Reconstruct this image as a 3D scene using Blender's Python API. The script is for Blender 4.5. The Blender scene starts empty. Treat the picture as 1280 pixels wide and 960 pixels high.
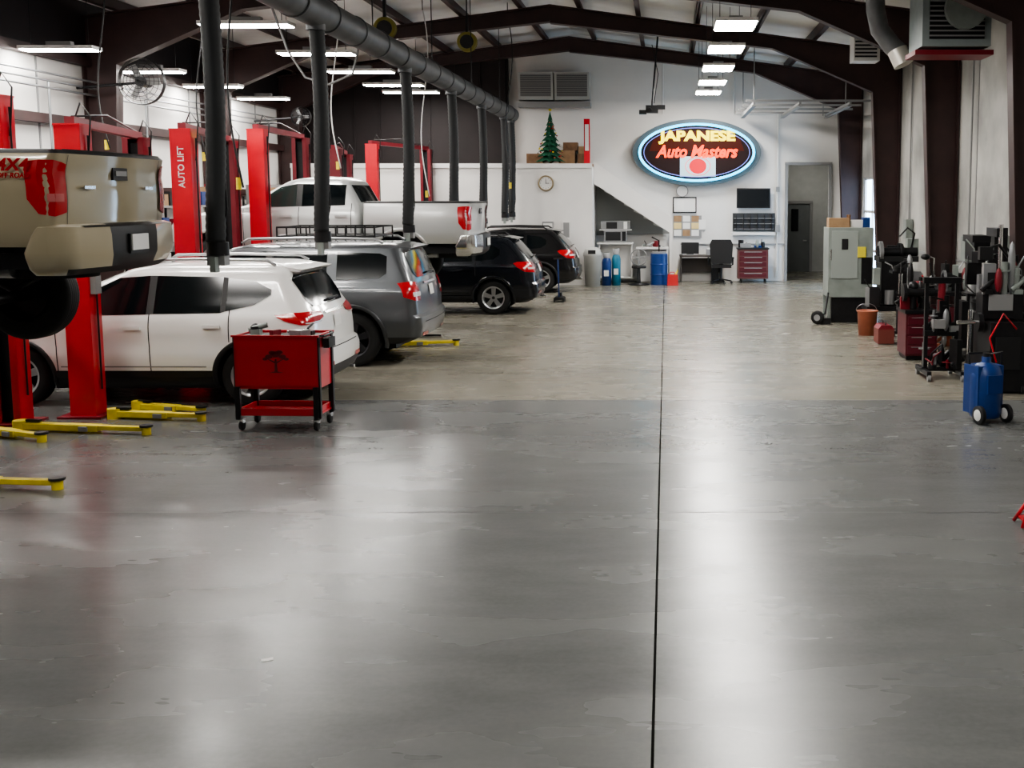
import bpy, math, random
from math import pi, sin, cos, radians, sqrt
from mathutils import Matrix, Vector, Euler
random.seed(4)
S = bpy.context.scene
COL = S.collection
try:
    S.view_settings.look='AgX - Medium High Contrast'
except Exception: pass

# ------------------------------------------------------------ materials
_M = {}
def mat(name, col=(.5,.5,.5), rough=.5, metal=0, emit=None, es=0, coat=0, noise=0, scale=4, bump=0, col2=None, spec=.5):
    if name in _M: return _M[name]
    m = bpy.data.materials.new(name); m.use_nodes = True
    nt = m.node_tree; p = nt.nodes['Principled BSDF']
    p.inputs['Base Color'].default_value = (*col, 1)
    p.inputs['Roughness'].default_value = rough
    p.inputs['Metallic'].default_value = metal
    p.inputs['Specular IOR Level'].default_value = spec
    if coat:
        p.inputs['Coat Weight'].default_value = coat
        p.inputs['Coat Roughness'].default_value = .08
    if emit:
        p.inputs['Emission Color'].default_value = (*emit, 1)
        p.inputs['Emission Strength'].default_value = es
    if noise or bump:
        tc = nt.nodes.new('ShaderNodeTexCoord')
        n = nt.nodes.new('ShaderNodeTexNoise'); n.inputs['Scale'].default_value = scale
        n.inputs['Detail'].default_value = 6
        nt.links.new(tc.outputs['Object'], n.inputs['Vector'])
        if noise:
            r = nt.nodes.new('ShaderNodeValToRGB')
            c2 = col2 or tuple(c*(1-noise) for c in col)
            r.color_ramp.elements[0].position = .35; r.color_ramp.elements[1].position = .65
            r.color_ramp.elements[0].color = (*c2, 1); r.color_ramp.elements[1].color = (*col, 1)
            nt.links.new(n.outputs['Fac'], r.inputs['Fac'])
            nt.links.new(r.outputs['Color'], p.inputs['Base Color'])
        if bump:
            b = nt.nodes.new('ShaderNodeBump'); b.inputs['Strength'].default_value = bump
            nt.links.new(n.outputs['Fac'], b.inputs['Height'])
            nt.links.new(b.outputs['Normal'], p.inputs['Normal'])
    _M[name] = m
    return m

white_paint = mat('white_wall_paint', (.74,.725,.70), .7, noise=.10, scale=.8)
dirty_wall = mat('scuffed_wall_panel', (.50,.495,.465), .75, noise=.5, scale=.8)
ceil_m = mat('insulation_white', (.78,.775,.76), .8, noise=.12, scale=1.5)
brown_steel = mat('brown_primer_steel', (.045,.020,.019), .5, noise=.3, scale=3)
dark_brown = mat('dark_brown_panel', (.012,.007,.008), .7, noise=.3, scale=2)
galv = mat('galvanised_steel', (.36,.37,.38), .4, .75, noise=.25, scale=3)
duct_m = mat('dark_duct_steel', (.11,.115,.12), .5, .5, noise=.3, scale=3)
hose_m = mat('hose_dark', (.010,.012,.014), .6, noise=.3, scale=8)
lift_red = mat('lift_red_paint', (.58,.008,.022), .38, coat=.3, noise=.15, scale=3)
lift_dred = mat('lift_darkred_paint', (.20,.008,.018), .45, noise=.2, scale=3)
yellow = mat('arm_yellow_paint', (.80,.64,.04), .45, noise=.2, scale=8)
black = mat('black_plastic', (.008,.008,.009), .5)
black_m = mat('black_metal', (.014,.014,.016), .4, .3, noise=.3, scale=10)
rubber = mat('tyre_rubber', (.009,.009,.009), .8, bump=.1, scale=30)
chrome = mat('chrome', (.7,.7,.7), .2, 1)
alloy = mat('alloy_wheel', (.45,.46,.47), .35, .8)
darkalloy = mat('dark_alloy', (.05,.05,.055), .4, .6)
glass = mat('tinted_glass', (.004,.006,.007), .10, spec=.3)
glass_clear = mat('windscreen_glass', (.02,.032,.03), .10, spec=.5)
tail_red = mat('taillight_red', (.42,.004,.01), .2, coat=.7)
tail_white = mat('lamp_clear', (.6,.58,.56), .2, coat=.6)
seam_m = mat('panel_gap', (.02,.02,.02), .8)
white_p = mat('plastic_white', (.70,.69,.67), .4)
grey_p = mat('grey_plastic', (.24,.24,.24), .5)
red_p = mat('cart_red_paint', (.52,.007,.020), .35, coat=.4, noise=.1, scale=4)
blue_p = mat('blue_plastic', (.006,.040,.19), .4, noise=.15, scale=6)
paper = mat('paper_white', (.75,.74,.71), .8)
wood = mat('wood_brown', (.22,.12,.06), .6, noise=.4, scale=6)
maroon = mat('maroon_cabinet', (.10,.010,.018), .4, noise=.2, scale=5)
machine_grey = mat('machine_greygreen', (.25,.28,.26), .45, noise=.2, scale=4)
orange = mat('terracotta_plastic', (.42,.13,.07), .5, noise=.2, scale=6)
cardboard = mat('cardboard', (.35,.22,.12), .8, noise=.2, scale=6)
green_tree = mat('artificial_tree_green', (.012,.12,.06), .8, noise=.6, scale=18)

# ------------------------------------------------------------ mesh builder
class B:
    def __init__(s): s.v=[]; s.f=[]; s.mi=[]; s.sm=[]; s.mats=[]; s.T=Matrix.Identity(4)
    def add(s, vs, fs, m, smooth=False):
        if m not in s.mats: s.mats.append(m)
        k = s.mats.index(m); o = len(s.v)
        for v in vs: s.v.append(tuple(s.T @ Vector(v)))
        for f in fs: s.f.append(tuple(i+o for i in f)); s.mi.append(k); s.sm.append(smooth)
    def box(s, x,y,z, sx,sy,sz, m, rz=0, rx=0, ry=0, taper=1):
        R = Euler((rx,ry,rz)).to_matrix(); vs=[]
        for k in (-1,1):
            t = taper if k==1 else 1
            for (a,b) in ((-1,-1),(1,-1),(1,1),(-1,1)):
                vs.append(Vector((x,y,z)) + R @ Vector((a*sx/2*t, b*sy/2*t, k*sz/2)))
        s.add(vs, [(3,2,1,0),(4,5,6,7),(0,1,5,4),(1,2,6,5),(2,3,7,6),(3,0,4,7)], m)
    def cyl(s, p0,p1,r,m,r1=None,n=16,smooth=True,caps=True):
        p0=Vector(p0);p1=Vector(p1); r1=r if r1 is None else r1
        d=(p1-p0).normalized(); a=Vector((0,0,1)) if abs(d.z)<.9 else Vector((1,0,0))
        u=d.cross(a).normalized(); w=d.cross(u)
        vs=[]
        for p,rr in ((p0,r),(p1,r1)):
            for i in range(n):
                t=2*pi*i/n; vs.append(p+u*rr*cos(t)+w*rr*sin(t))
        s.add(vs,[(i,(i+1)%n,n+(i+1)%n,n+i) for i in range(n)],m,smooth)
        if caps:
            s.add(vs[:n],[tuple(range(n))[::-1]],m); s.add(vs[n:],[tuple(range(n))],m)
    def tube(s, pts, r, m, n=8, closed=False):
        pts=[Vector(p) for p in pts]; N=len(pts); rings=[]
        u=None
        for i,p in enumerate(pts):
            if closed: d=pts[(i+1)%N]-pts[i-1]
            else: d=pts[min(i+1,N-1)]-pts[max(i-1,0)]
            d.normalize()
            if u is None:
                a=Vector((0,0,1)) if abs(d.z)<.9 else Vector((1,0,0)); u=d.cross(a).normalized()
            else: u=(u-d*u.dot(d)).normalized()
            w=d.cross(u); rr=r[i] if isinstance(r,(list,tuple)) else r
            rings+= [p+u*rr*cos(2*pi*k/n)+w*rr*sin(2*pi*k/n) for k in range(n)]
        fs=[]
        M=N if closed else N-1
        for i in range(M):
            j=(i+1)%N
            for k in range(n): fs.append((i*n+k,i*n+(k+1)%n,j*n+(k+1)%n,j*n+k))
        if not closed: fs+= [tuple(range(n))[::-1], tuple((N-1)*n+k for k in range(n))]
        s.add(rings,fs,m,True)
    def lathe(s, prof, c, axis, m, n=32, smooth=True):
        c=Vector(c); ax=Vector(axis).normalized(); a=Vector((0,0,1)) if abs(ax.z)<.9 else Vector((1,0,0))
        u=ax.cross(a).normalized(); w=ax.cross(u); vs=[]
        for (r,h) in prof:
            for i in range(n):
                t=2*pi*i/n; vs.append(c+ax*h+u*r*cos(t)+w*r*sin(t))
        fs=[(j*n+i,j*n+(i+1)%n,(j+1)*n+(i+1)%n,(j+1)*n+i) for j in range(len(prof)-1) for i in range(n)]
        s.add(vs,fs,m,smooth)
    def sph(s, c, r, m, n=12):
        if not isinstance(r,(tuple,list)): r=(r,r,r)
        vs=[];fs=[]
        for j in range(n+1):
            ph=pi*j/n
            for i in range(2*n):
                t=pi*i/n; vs.append((c[0]+r[0]*sin(ph)*cos(t),c[1]+r[1]*sin(ph)*sin(t),c[2]+r[2]*cos(ph)))
        for j in range(n):
            for i in range(2*n): fs.append((j*2*n+i,j*2*n+(i+1)%(2*n),(j+1)*2*n+(i+1)%(2*n),(j+1)*2*n+i))
        s.add(vs,fs,m,True)
    def prism(s, poly, a, b, m, axis='y'):
        n=len(poly); vs=[]
        for t in (a,b):
            for p in poly:
                vs.append({'y':(p[0],t,p[1]),'x':(t,p[0],p[1]),'z':(p[0],p[1],t)}[axis])
        s.add(vs,[tuple(range(n)),tuple(range(n,2*n))[::-1]]+[(i,(i+1)%n,n+(i+1)%n,n+i) for i in range(n)],m)
    def grid(s, fn, nu, nv, m, smooth=True):
        vs=[fn(i/nu,j/nv) for i in range(nu+1) for j in range(nv+1)]
        fs=[(i*(nv+1)+j,(i+1)*(nv+1)+j,(i+1)*(nv+1)+j+1,i*(nv+1)+j+1) for i in range(nu) for j in range(nv)]
        s.add(vs,fs,m,smooth)
    def text(s, body, c, w, h, m, R=None, ext=.004, shear=0, off=.012):
        cu=bpy.data.curves.new('t','FONT'); cu.body=body; cu.extrude=ext; cu.resolution_u=3; cu.shear=shear; cu.offset=off
        o=bpy.data.objects.new('t',cu); COL.objects.link(o)
        bpy.context.view_layer.update()
        me=o.evaluated_get(bpy.context.evaluated_depsgraph_get()).to_mesh()
        vs=[v.co.copy() for v in me.vertices]; fs=[tuple(p.vertices) for p in me.polygons]
        xs=[v.x for v in vs]; ys=[v.y for v in vs]
        x0,x1,y0,y1=min(xs),max(xs),min(ys),max(ys)
        R=R or Matrix.Rotation(pi/2,3,'X')
        out=[Vector(c)+R@Vector(((v.x-(x0+x1)/2)/(x1-x0)*w,(v.y-(y0+y1)/2)/(y1-y0)*h,v.z)) for v in vs]
        bpy.data.objects.remove(o); s.add(out,fs,m)
    def done(s, name, loc=(0,0,0), rz=0, parent=None, bevel=0):
        me=bpy.data.meshes.new(name); me.from_pydata(s.v,[],s.f)
        for m in s.mats: me.materials.append(m)
        me.polygons.foreach_set('material_index',s.mi); me.polygons.foreach_set('use_smooth',s.sm)
        me.update()
        o=bpy.data.objects.new(name,me); COL.objects.link(o)
        o.location=loc; o.rotation_euler=(0,0,rz)
        if parent: o.parent=parent
        if bevel:
            md=o.modifiers.new('bev','BEVEL'); md.width=bevel; md.segments=2; md.limit_method='ANGLE'; md.angle_limit=radians(50)
        return o
def clutter(b,x,y,z,sx,sy,n,hmax=.3,seed=1,mats=None):
    R=random.Random(seed); mats=mats or [black,black_m,black_m,galv,machine_grey,lift_dred]
    for i in range(n):
        px=x+(R.random()-.5)*sx; py=y+(R.random()-.5)*sy; h=.05+R.random()*hmax; k=i%5; m=R.choice(mats)
        if k==0: b.box(px,py,z+h/2,.05+R.random()*.12,.05+R.random()*.12,h,m,rz=R.random()*3)
        elif k==1: b.cyl((px,py,z),(px,py,z+h),.02+R.random()*.035,m,n=12); b.cyl((px,py,z+h*.7),(px,py,z+h*.75),.05+R.random()*.04,m,n=12)
        elif k==2:
            t=R.random()*6; b.tube([(px,py,z),(px+.04*cos(t),py,z+h*.8),(px+.16*cos(t),py+.1*sin(t),z+h*1.3)],.012,m,6)
        elif k==3: b.cyl((px-.08,py,z+.05),(px+.1,py+.05,z+.05+h*.5),.03,m,n=10); b.box(px,py,z+.03,.1,.08,.06,m)
        else: b.sph((px,py,z+h*.6),(.05,.05,h*.6),m,6)

# ------------------------------------------------------------ ROOM
XL,XR,YB,YF=-10.5,5.3,32.0,-6.0
APX,APZ,EZ=-2.6,6.9,5.85
def roofz(x): return APZ-(APZ-EZ)*abs(x-APX)/7.9

fm=bpy.data.materials.new('polished_concrete'); fm.use_nodes=True
nt=fm.node_tree; N=nt.nodes; Lk=nt.links; P=N['Principled BSDF']
geo=N.new('ShaderNodeNewGeometry'); sep=N.new('ShaderNodeSeparateXYZ'); Lk.new(geo.outputs['Position'],sep.inputs[0])
def math_(op,a,b=None,c=None):
    n=N.new('ShaderNodeMath'); n.operation=op
    for i,q in enumerate((a,b,c)):
        if q is None: continue
        if isinstance(q,(int,float)): n.inputs[i].default_value=q
        else: Lk.new(q,n.inputs[i])
    return n.outputs[0]
def noise_(scale,detail=6,vec=(1,1,1),rough=.55,dist=0):
    mp=N.new('ShaderNodeMapping'); mp.inputs['Scale'].default_value=vec; Lk.new(geo.outputs['Position'],mp.inputs[0])
    n=N.new('ShaderNodeTexNoise'); n.inputs['Scale'].default_value=scale; n.inputs['Detail'].default_value=detail
    n.inputs['Roughness'].default_value=rough; n.inputs['Distortion'].default_value=dist
    Lk.new(mp.outputs[0],n.inputs['Vector']); return n.outputs['Fac']
def ramp_(f,stops):
    r=N.new('ShaderNodeValToRGB'); e=r.color_ramp.elements
    while len(e)<len(stops): e.new(.5)
    for i,(p,c) in enumerate(stops): e[i].position=p; e[i].color=(*c,1)
    Lk.new(f,r.inputs['Fac']); return r.outputs['Color']
def mix_(f,a,b,mode='MIX'):
    n=N.new('ShaderNodeMix'); n.data_type='RGBA'; n.blend_type=mode
    if isinstance(f,(int,float)): n.inputs[0].default_value=f
    else: Lk.new(f,n.inputs[0])
    for i,q in ((6,a),(7,b)):
        if isinstance(q,tuple): n.inputs[i].default_value=(*q,1)
        else: Lk.new(q,n.inputs[i])
    return n.outputs[2]
big=noise_(.38,3,(.8,1.0,1),.5); fine=noise_(1.1,4,(.55,1.4,1),.55); mid=noise_(3.0,7,(.55,1.5,1),.66); grit=noise_(30,4)
c=ramp_(big,[(.25,(.084,.088,.088)),(.75,(.152,.155,.150))])
c=mix_(.42,c,ramp_(fine,[(.25,(.082,.086,.086)),(.75,(.170,.172,.166))]))
c=mix_(.24,c,ramp_(mid,[(.25,(.060,.063,.063)),(.78,(.205,.207,.198))]))
c=mix_(.06,c,ramp_(grit,[(.3,(.03,.03,.03)),(.7,(.25,.25,.24))]))
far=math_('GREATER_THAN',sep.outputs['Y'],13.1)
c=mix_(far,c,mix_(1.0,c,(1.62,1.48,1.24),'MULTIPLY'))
jx=math_('LESS_THAN',math_('ABSOLUTE',math_('ADD',sep.outputs['X'],.06)),.0072)
jx2=math_('MULTIPLY',math_('LESS_THAN',math_('ABSOLUTE',math_('ADD',sep.outputs['X'],5.9)),.006),.5)
ym=math_('ABSOLUTE',math_('SUBTRACT',math_('FLOORED_MODULO',math_('ADD',sep.outputs['Y'],-8.35+2.375+47.5),4.75),2.375))
jy=math_('LESS_THAN',ym,.011)
j=math_('MAXIMUM',math_('MAXIMUM',jx,jx2),math_('MULTIPLY',jy,math_('SUBTRACT',.6,math_('MULTIPLY',far,.2))))
c=mix_(j,c,(.012,.012,.011))
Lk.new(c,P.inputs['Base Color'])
rg=N.new('ShaderNodeMapRange'); rg.inputs['From Min'].default_value=.25; rg.inputs['From Max'].default_value=.75
rg.inputs['To Min'].default_value=.22; rg.inputs['To Max'].default_value=.31; Lk.new(fine,rg.inputs['Value'])
Lk.new(math_('ADD',rg.outputs[0],math_('MULTIPLY',j,.4)),P.inputs['Roughness'])
Lk.new(math_('MULTIPLY',math_('SUBTRACT',1.0,j),.46),P.inputs['Specular IOR Level'])
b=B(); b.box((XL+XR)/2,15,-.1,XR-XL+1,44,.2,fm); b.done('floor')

b=B(); b.box(XL-.1,13,3.1,.2,38,6.4,white_paint)
for y in range(-5,32,2): b.box(XL+.008,y,3,.016,.04,5.6,grey_p)
b.box(XL+.03,13,5.45,.06,37.6,1.1,dark_brown)
for z in (2.5,3.7,4.8): b.box(XL+.08,13,z,.14,37.6,.16,brown_steel)
b.done('wall_left')
b=B()
b.box(XR+.1,11.05,3.1,.2,34.1,6.4,dirty_wall); b.box(XR+.1,31.15,3.1,.2,1.7,6.4,dirty_wall); b.box(XR+.1,29.2,4.6,.2,2.2,3.4,dirty_wall)
for y in (1.5,3.9,6.6,9.0,11.7,14.1,16.9,19.3,22.0,24.4): b.box(XR-.004,y,2.9,.008,.03,5.6,grey_p)
b.box(XR-.01,11.05,1.25,.02,34.0,.05,grey_p)
b.done('wall_right')
day=mat('daylight_pane',(.6,.7,.8),.3,emit=(.50,.72,1),es=9)
b=B(); b.box(XR+.1,29.2,1.45,.04,2.1,2.8,day)
for y in (28.14,29.2,30.26): b.box(XR+.08,y,1.45,.1,.07,2.9,white_p)
for z in (.05,1.0,2.0,2.87): b.box(XR+.08,29.2,z,.1,2.2,.07,white_p)
b.done('door_1')
b=B()
def gable(x0,x1,z0): return [(x0,z0),(x1,z0),(x1,roofz(x1)+.05)]+([(APX,APZ+.05)] if x0<APX<x1 else [])+[(x0,roofz(x0)+.05)]
b.prism(gable(XL,3.43,-.05),YB,YB+.2,white_paint); b.prism(gable(3.43,4.62,3.3),YB,YB+.2,white_paint); b.prism(gable(4.62,XR+.2,-.05),YB,YB+.2,white_paint)
b.box(1.9,YB-.03,1.05,3.0,.05,.03,grey_p)
b.done('wall_back')
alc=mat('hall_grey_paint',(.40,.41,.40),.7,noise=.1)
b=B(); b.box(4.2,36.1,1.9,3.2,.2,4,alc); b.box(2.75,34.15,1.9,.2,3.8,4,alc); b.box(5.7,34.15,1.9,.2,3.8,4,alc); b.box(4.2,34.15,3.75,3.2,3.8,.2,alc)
b.done('wall_hallway')
b=B(); b.box(4.55,34.6,3.62,.9,.25,.03,mat('hall_lamp',(1,1,1),emit=(1,.95,.85),es=22)); b.box(4.55,34.6,3.645,1.0,.35,.02,white_p); b.done('ceiling_lamp')
b=B(); dm=mat('door_grey_paint',(.13,.14,.14),.5,noise=.1)
b.box(4.1,35.95,1.08,.95,.06,2.15,dm); b.box(4.1,35.9,1.65,.22,.03,.7,glass)
for x in (3.58,4.62): b.box(x,35.93,1.1,.09,.12,2.2,grey_p)
b.box(4.1,35.93,2.22,1.13,.12,.09,grey_p); b.box(4.42,35.88,1.0,.12,.06,.04,chrome); b.done('door_2')
b=B()
for x in (3.40,4.65): b.box(x,31.97,1.65,.08,.1,3.3,grey_p)
b.box(4.02,31.97,3.32,1.33,.1,.08,grey_p); b.done('trim_1')
b=B(); b.prism(gable(XL-.2,XR+.2,-.05),YF-.2,YF,white_paint); b.done('wall_front')
b=B(); 
for x0,x1 in ((XL-.2,APX),(APX,XR+.2)):
    z0,z1=roofz(x0),roofz(x1)
    b.prism([(x0,z0),(x1,z1),(x1,z1+.1),(x0,z0+.1)],YF-.2,YB+.3,ceil_m)
b.done('ceiling')
b=B()
x=XL+.6
while x<XR:
    if abs(x-APX)>.25:
        z=roofz(x)-.12; b.box(x,13,z,.05,37.8,.2,brown_steel); b.box(x+.04,13,z-.09,.09,37.8,.02,brown_steel)
    x+=1.32
b.done('roof_purlins')
for y in (-4.9,.2,5.3,10.4,15.5,20.6,25.7,30.7):
    b=B(); t=.02
    for sgn,xe in ((-1,XL),(1,XR)):
        xe=xe-sgn*.02
        inn=[(xe-sgn*.38,0),(xe-sgn*.62,4.75),(xe-sgn*2.9,5.72),(APX,6.28)]
        out=[(xe,0),(xe,EZ-.27),(xe,EZ-.27),(APX,APZ-.27)]
        for i in range(3):
            q=[inn[i],inn[i+1],out[i+1],out[i]] if i!=1 else [inn[1],inn[2],(inn[2][0],roofz(inn[2][0])-.27),out[1]]
            if i==2: q=[inn[2],inn[3],out[3],(inn[2][0],roofz(inn[2][0])-.27)]
            b.prism(q,y-t,y+t,brown_steel)
            (xa,za),(xb,zb)=inn[i],inn[i+1]; d=sqrt((xb-xa)**2+(zb-za)**2); nx,nz=-(zb-za)/d*.03,(xb-xa)/d*.03
            b.prism([(xa,za),(xb,zb),(xb+nx,zb+nz),(xa+nx,za+nz)],y-.13,y+.13,brown_steel)
        b.box(xe-sgn*.015,y,(EZ-.3)/2,.03,.26,EZ-.3,brown_steel)
        xa,xb=sorted((xe,APX)); za,zb=roofz(xa)-.25,roofz(xb)-.25
        b.prism([(xa,za-.03),(xb,zb-.03),(xb,zb),(xa,za)],y-.13,y+.13,brown_steel)
        b.box(xe-sgn*.17,y,.01,.4,.34,.02,brown_steel)
    b.done('steel_portal_frame')

b=B(); b.box(-6.05,30.45,1.6,8.1,.12,3.2,white_paint); b.box(-2.06,31.22,1.6,.12,1.5,3.2,white_paint)
b.box(-6.05,31.2,3.24,8.1,1.6,.08,wood); b.box(-6.05,30.37,3.22,8.1,.05,.12,white_p)
b.done('wall_loft')
b=B(); b.box(-7.35,31.75,4.75,5.9,.1,3.0,dark_brown)
for i in range(9): b.box(-10.1+i*.7,31.68,4.75,.05,.04,2.9,dark_brown)
b.done('wall_loft_panelling')
b=B()
b.prism([(-1.99,2.75),(.15,1.37),(.15,1.82),(-1.99,3.35)],31.0,31.06,white_paint)
for i in range(7):
    x=-1.88+i*.27; z=2.85-i*.18
    b.prism([(x-.1,z-.15),(x+.2,z-.25),(x+.2,z),(x-.1,z)],31.07,31.9,alc)
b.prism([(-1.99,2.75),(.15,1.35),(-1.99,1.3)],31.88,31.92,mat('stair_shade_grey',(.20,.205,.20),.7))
b.box(.12,31.7,.7,.07,.4,1.4,white_paint)
b.done('staircase')

# ------------------------------------------------------------ LAMPS
lamp_e=mat('led_panel',(1,1,1),.5,emit=(1,.965,.915),es=90)
def lamp(x,y,z,sx,sy):
    b=B(); b.box(0,0,0,sx,sy,.012,lamp_e); b.box(0,0,.035,sx+.04,sy+.04,.055,white_p)
    b.box(0,0,.1,sx*.35,sy*.35,.08,grey_p)
    h=roofz(x)-z
    for a in (-1,1): b.cyl((a*sx*.4,0,.05),(a*sx*.4,0,h-.01),.006,black_m,n=5)
    b.done('high_bay_lamp',(x,y,z))
for y in (29.9,27.3,24.3,21.2,18.3,15.3,12.2,7.5): lamp(1.1,y,5.1,.62,1.0)
for y in (29.9,28.0,25.0,21.9,18.3,15.0,11.8,8.5,4.5): lamp(-6.7,y,5.1,1.4,.36)
for y in (27.4,24.4,21.5,18.3,15,11.8): lamp(-9.7,y,4.72,1.15,.3)
lamp(1.1,2.0,5.1,.62,1.0)

# ------------------------------------------------------------ EXHAUST DUCT
b=B(); dx,dz=-4.1,4.55
b.cyl((dx,4,dz),(dx,30.2,dz),.185,duct_m,n=24)
y=4.2
while y<30.2:
    b.lathe([(.185,-.02),(.2,-.02),(.2,.02),(.185,.02)],(dx,y,dz),(0,1,0),duct_m,24); y+=1.2
for y in (5,8,12,16,20,24,28): b.cyl((dx,y,dz+.15),(dx,y,roofz(dx)-.01),.01,black_m,n=5)
b.done('exhaust_duct')
for y,zb in ((10.25,1.78),(13.4,1.78),(17.9,1.72),(21.7,1.72),(25.2,1.7),(28.6,1.75),(29.9,1.75)):
    b=B(); pts=[];rr=[]
    n=int((dz-zb)/.035)
    for i in range(n):
        z=dz-.15-i*.035; 
        if z<zb+.2: break
        pts.append((.03*sin(i*.05),.02*cos(i*.04),z-zb)); rr.append(.085+(.006 if i%2 else 0))
    b.tube(pts,rr,hose_m,14)
    zz=pts[-1][2]
    b.cyl((0,0,zz),(0.0,0,zz-.12),.095,black_m,r1=.10); b.box(0,0,zz-.16,.16,.12,.1,grey_p); b.box(0,-.09,zz-.2,.05,.1,.14,machine_grey)
    b.tube([(.0,0,zz-.1),(.06,0,zz+.1),(.1,0,zz+.3),(.09,0,zz+1.2)],.008,black,5)
    b.cyl((0,0,dz-zb-.22),(0,0,dz-zb-.1),.11,duct_m)
    b.done('exhaust_hose',(dx-.0,y,zb))

# ------------------------------------------------------------ LIFTS
RV=Matrix.Rotation(-pi/2,3,'Y') @ Matrix.Rotation(pi/2,3,'X')
def lift(posts,h,armz,raised=False,pm=(lift_red,lift_red),beam=True,dirs=(1,-1),label=False):
    b=B()
    for k,(x,y) in enumerate(posts):
        m=pm[k]; d=dirs[k]
        b.box(x,y-d*.115,h/2,.27,.02,h,m)
        for a in (-1,1):
            b.box(x+a*.13,y,h/2,.02,.24,h,m); b.box(x+a*.10,y+d*.115,h/2,.07,.02,h,m)
        b.box(x,y+d*.02,h/2,.18,.05,h-.1,black_m)
        b.box(x,y,.012,.48,.44,.024,lift_dred)
        b.box(x,y,h+.01,.29,.26,.02,m)
        b.box(x,y+d*.08,armz+.35,.2,.14,.75,lift_dred)
        if d>0 and label: b.text('AUTO LIFT',(x,y-.129,h*.85),.55,.085,white_p,R=RV,ext=.003,off=.01)
        b.cyl((x+.16,y,.3),(x+.16,y,h-.1),.010,black_m,n=6)
        b.box(x+.17,y-.03,1.45,.06,.12,.2,grey_p)
        b.tube([(x,y,h),(x+.1,y,h+.25),(x+.2,y,h+.1),(x+.15,y,h-.4)],.010,black,5)
        if raised:
            for a in (-1,1):
                x1=x+a*1.1; y1=y+d*.78
                vx=x1-x; vy=y1-y; ln=sqrt(vx*vx+vy*vy)
                b.box((x+x1)/2,(y+d*.1+y1)/2,armz,ln,.11,.1,m,rz=math.atan2(vy,vx)); b.cyl((x1,y1,armz-.03),(x1,y1,armz+.14),.06,black)
    if beam:
        (x0,y0),(x1,y1)=posts; z=h+.05; ln=sqrt((x1-x0)**2+(y1-y0)**2)
        b.box((x0+x1)/2,(y0+y1)/2,z,.10,ln+.2,.09,m,rz=-math.atan2(x1-x0,y1-y0))
        b.tube([(x0,y0,z+.05),((x0+x1)/2,(y0+y1)/2,z+.16),(x1,y1,z+.05)],.012,black_m,6)
    return b.done('two_post_lift')
lift([(-6.92,8.0),(-6.95,11.75)],3.42,1.42,True,beam=False)
lift([(-6.36,12.15),(-7.0,14.98)],3.15,.12,pm=(lift_red,lift_dred))
lift([(-6.48,15.22),(-7.15,18.45)],3.28,.12,pm=(lift_red,lift_dred),label=True)
lift([(-6.85,19.0),(-7.05,21.85)],3.5,1.30,True,pm=(lift_red,lift_dred))
lift([(-6.5,22.15),(-7.1,25.0)],3.3,.12,pm=(lift_dred,lift_dred))
lift([(-7.0,26.95),(-6.4,30.12)],3.62,.12,pm=(lift_red,lift_dred))
def arm(x0,y0,x1,y1,name='lift_swing_arm'):
    b=B(); L=sqrt((x1-x0)**2+(y1-y0)**2)
    b.box(L*.3,0,.055,L*.6,.11,.065,yellow); b.box(L*.68,0,.06,L*.5,.075,.045,yellow)
    b.box(L*.3,.09,.025,L*.55,.02,.04,yellow); b.cyl((0,0,0),(0,0,.11),.08,yellow); b.cyl((L*.95,0,0),(L*.95,0,.08),.045,yellow)
    b.cyl((L*.95,0,.08),(L*.95,0,.10),.065,black); b.box(L*.1,0,.11,.16,.05,.03,black_m); b.box(L*.5,-.06,.05,.1,.02,.05,grey_p)
    b.done(name,(x0,y0,0),math.atan2(y1-y0,x1-x0),bevel=.006)
arm(-6.0,12.0,-4.95,11.85); arm(-5.95,12.45,-5.1,12.2)
arm(-6.65,11.35,-5.2,11.15); arm(-7.0,11.2,-6.1,10.8); arm(-6.4,9.15,-4.95,9.02)
arm(-4.6,17.75,-3.35,18.05)

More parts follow.
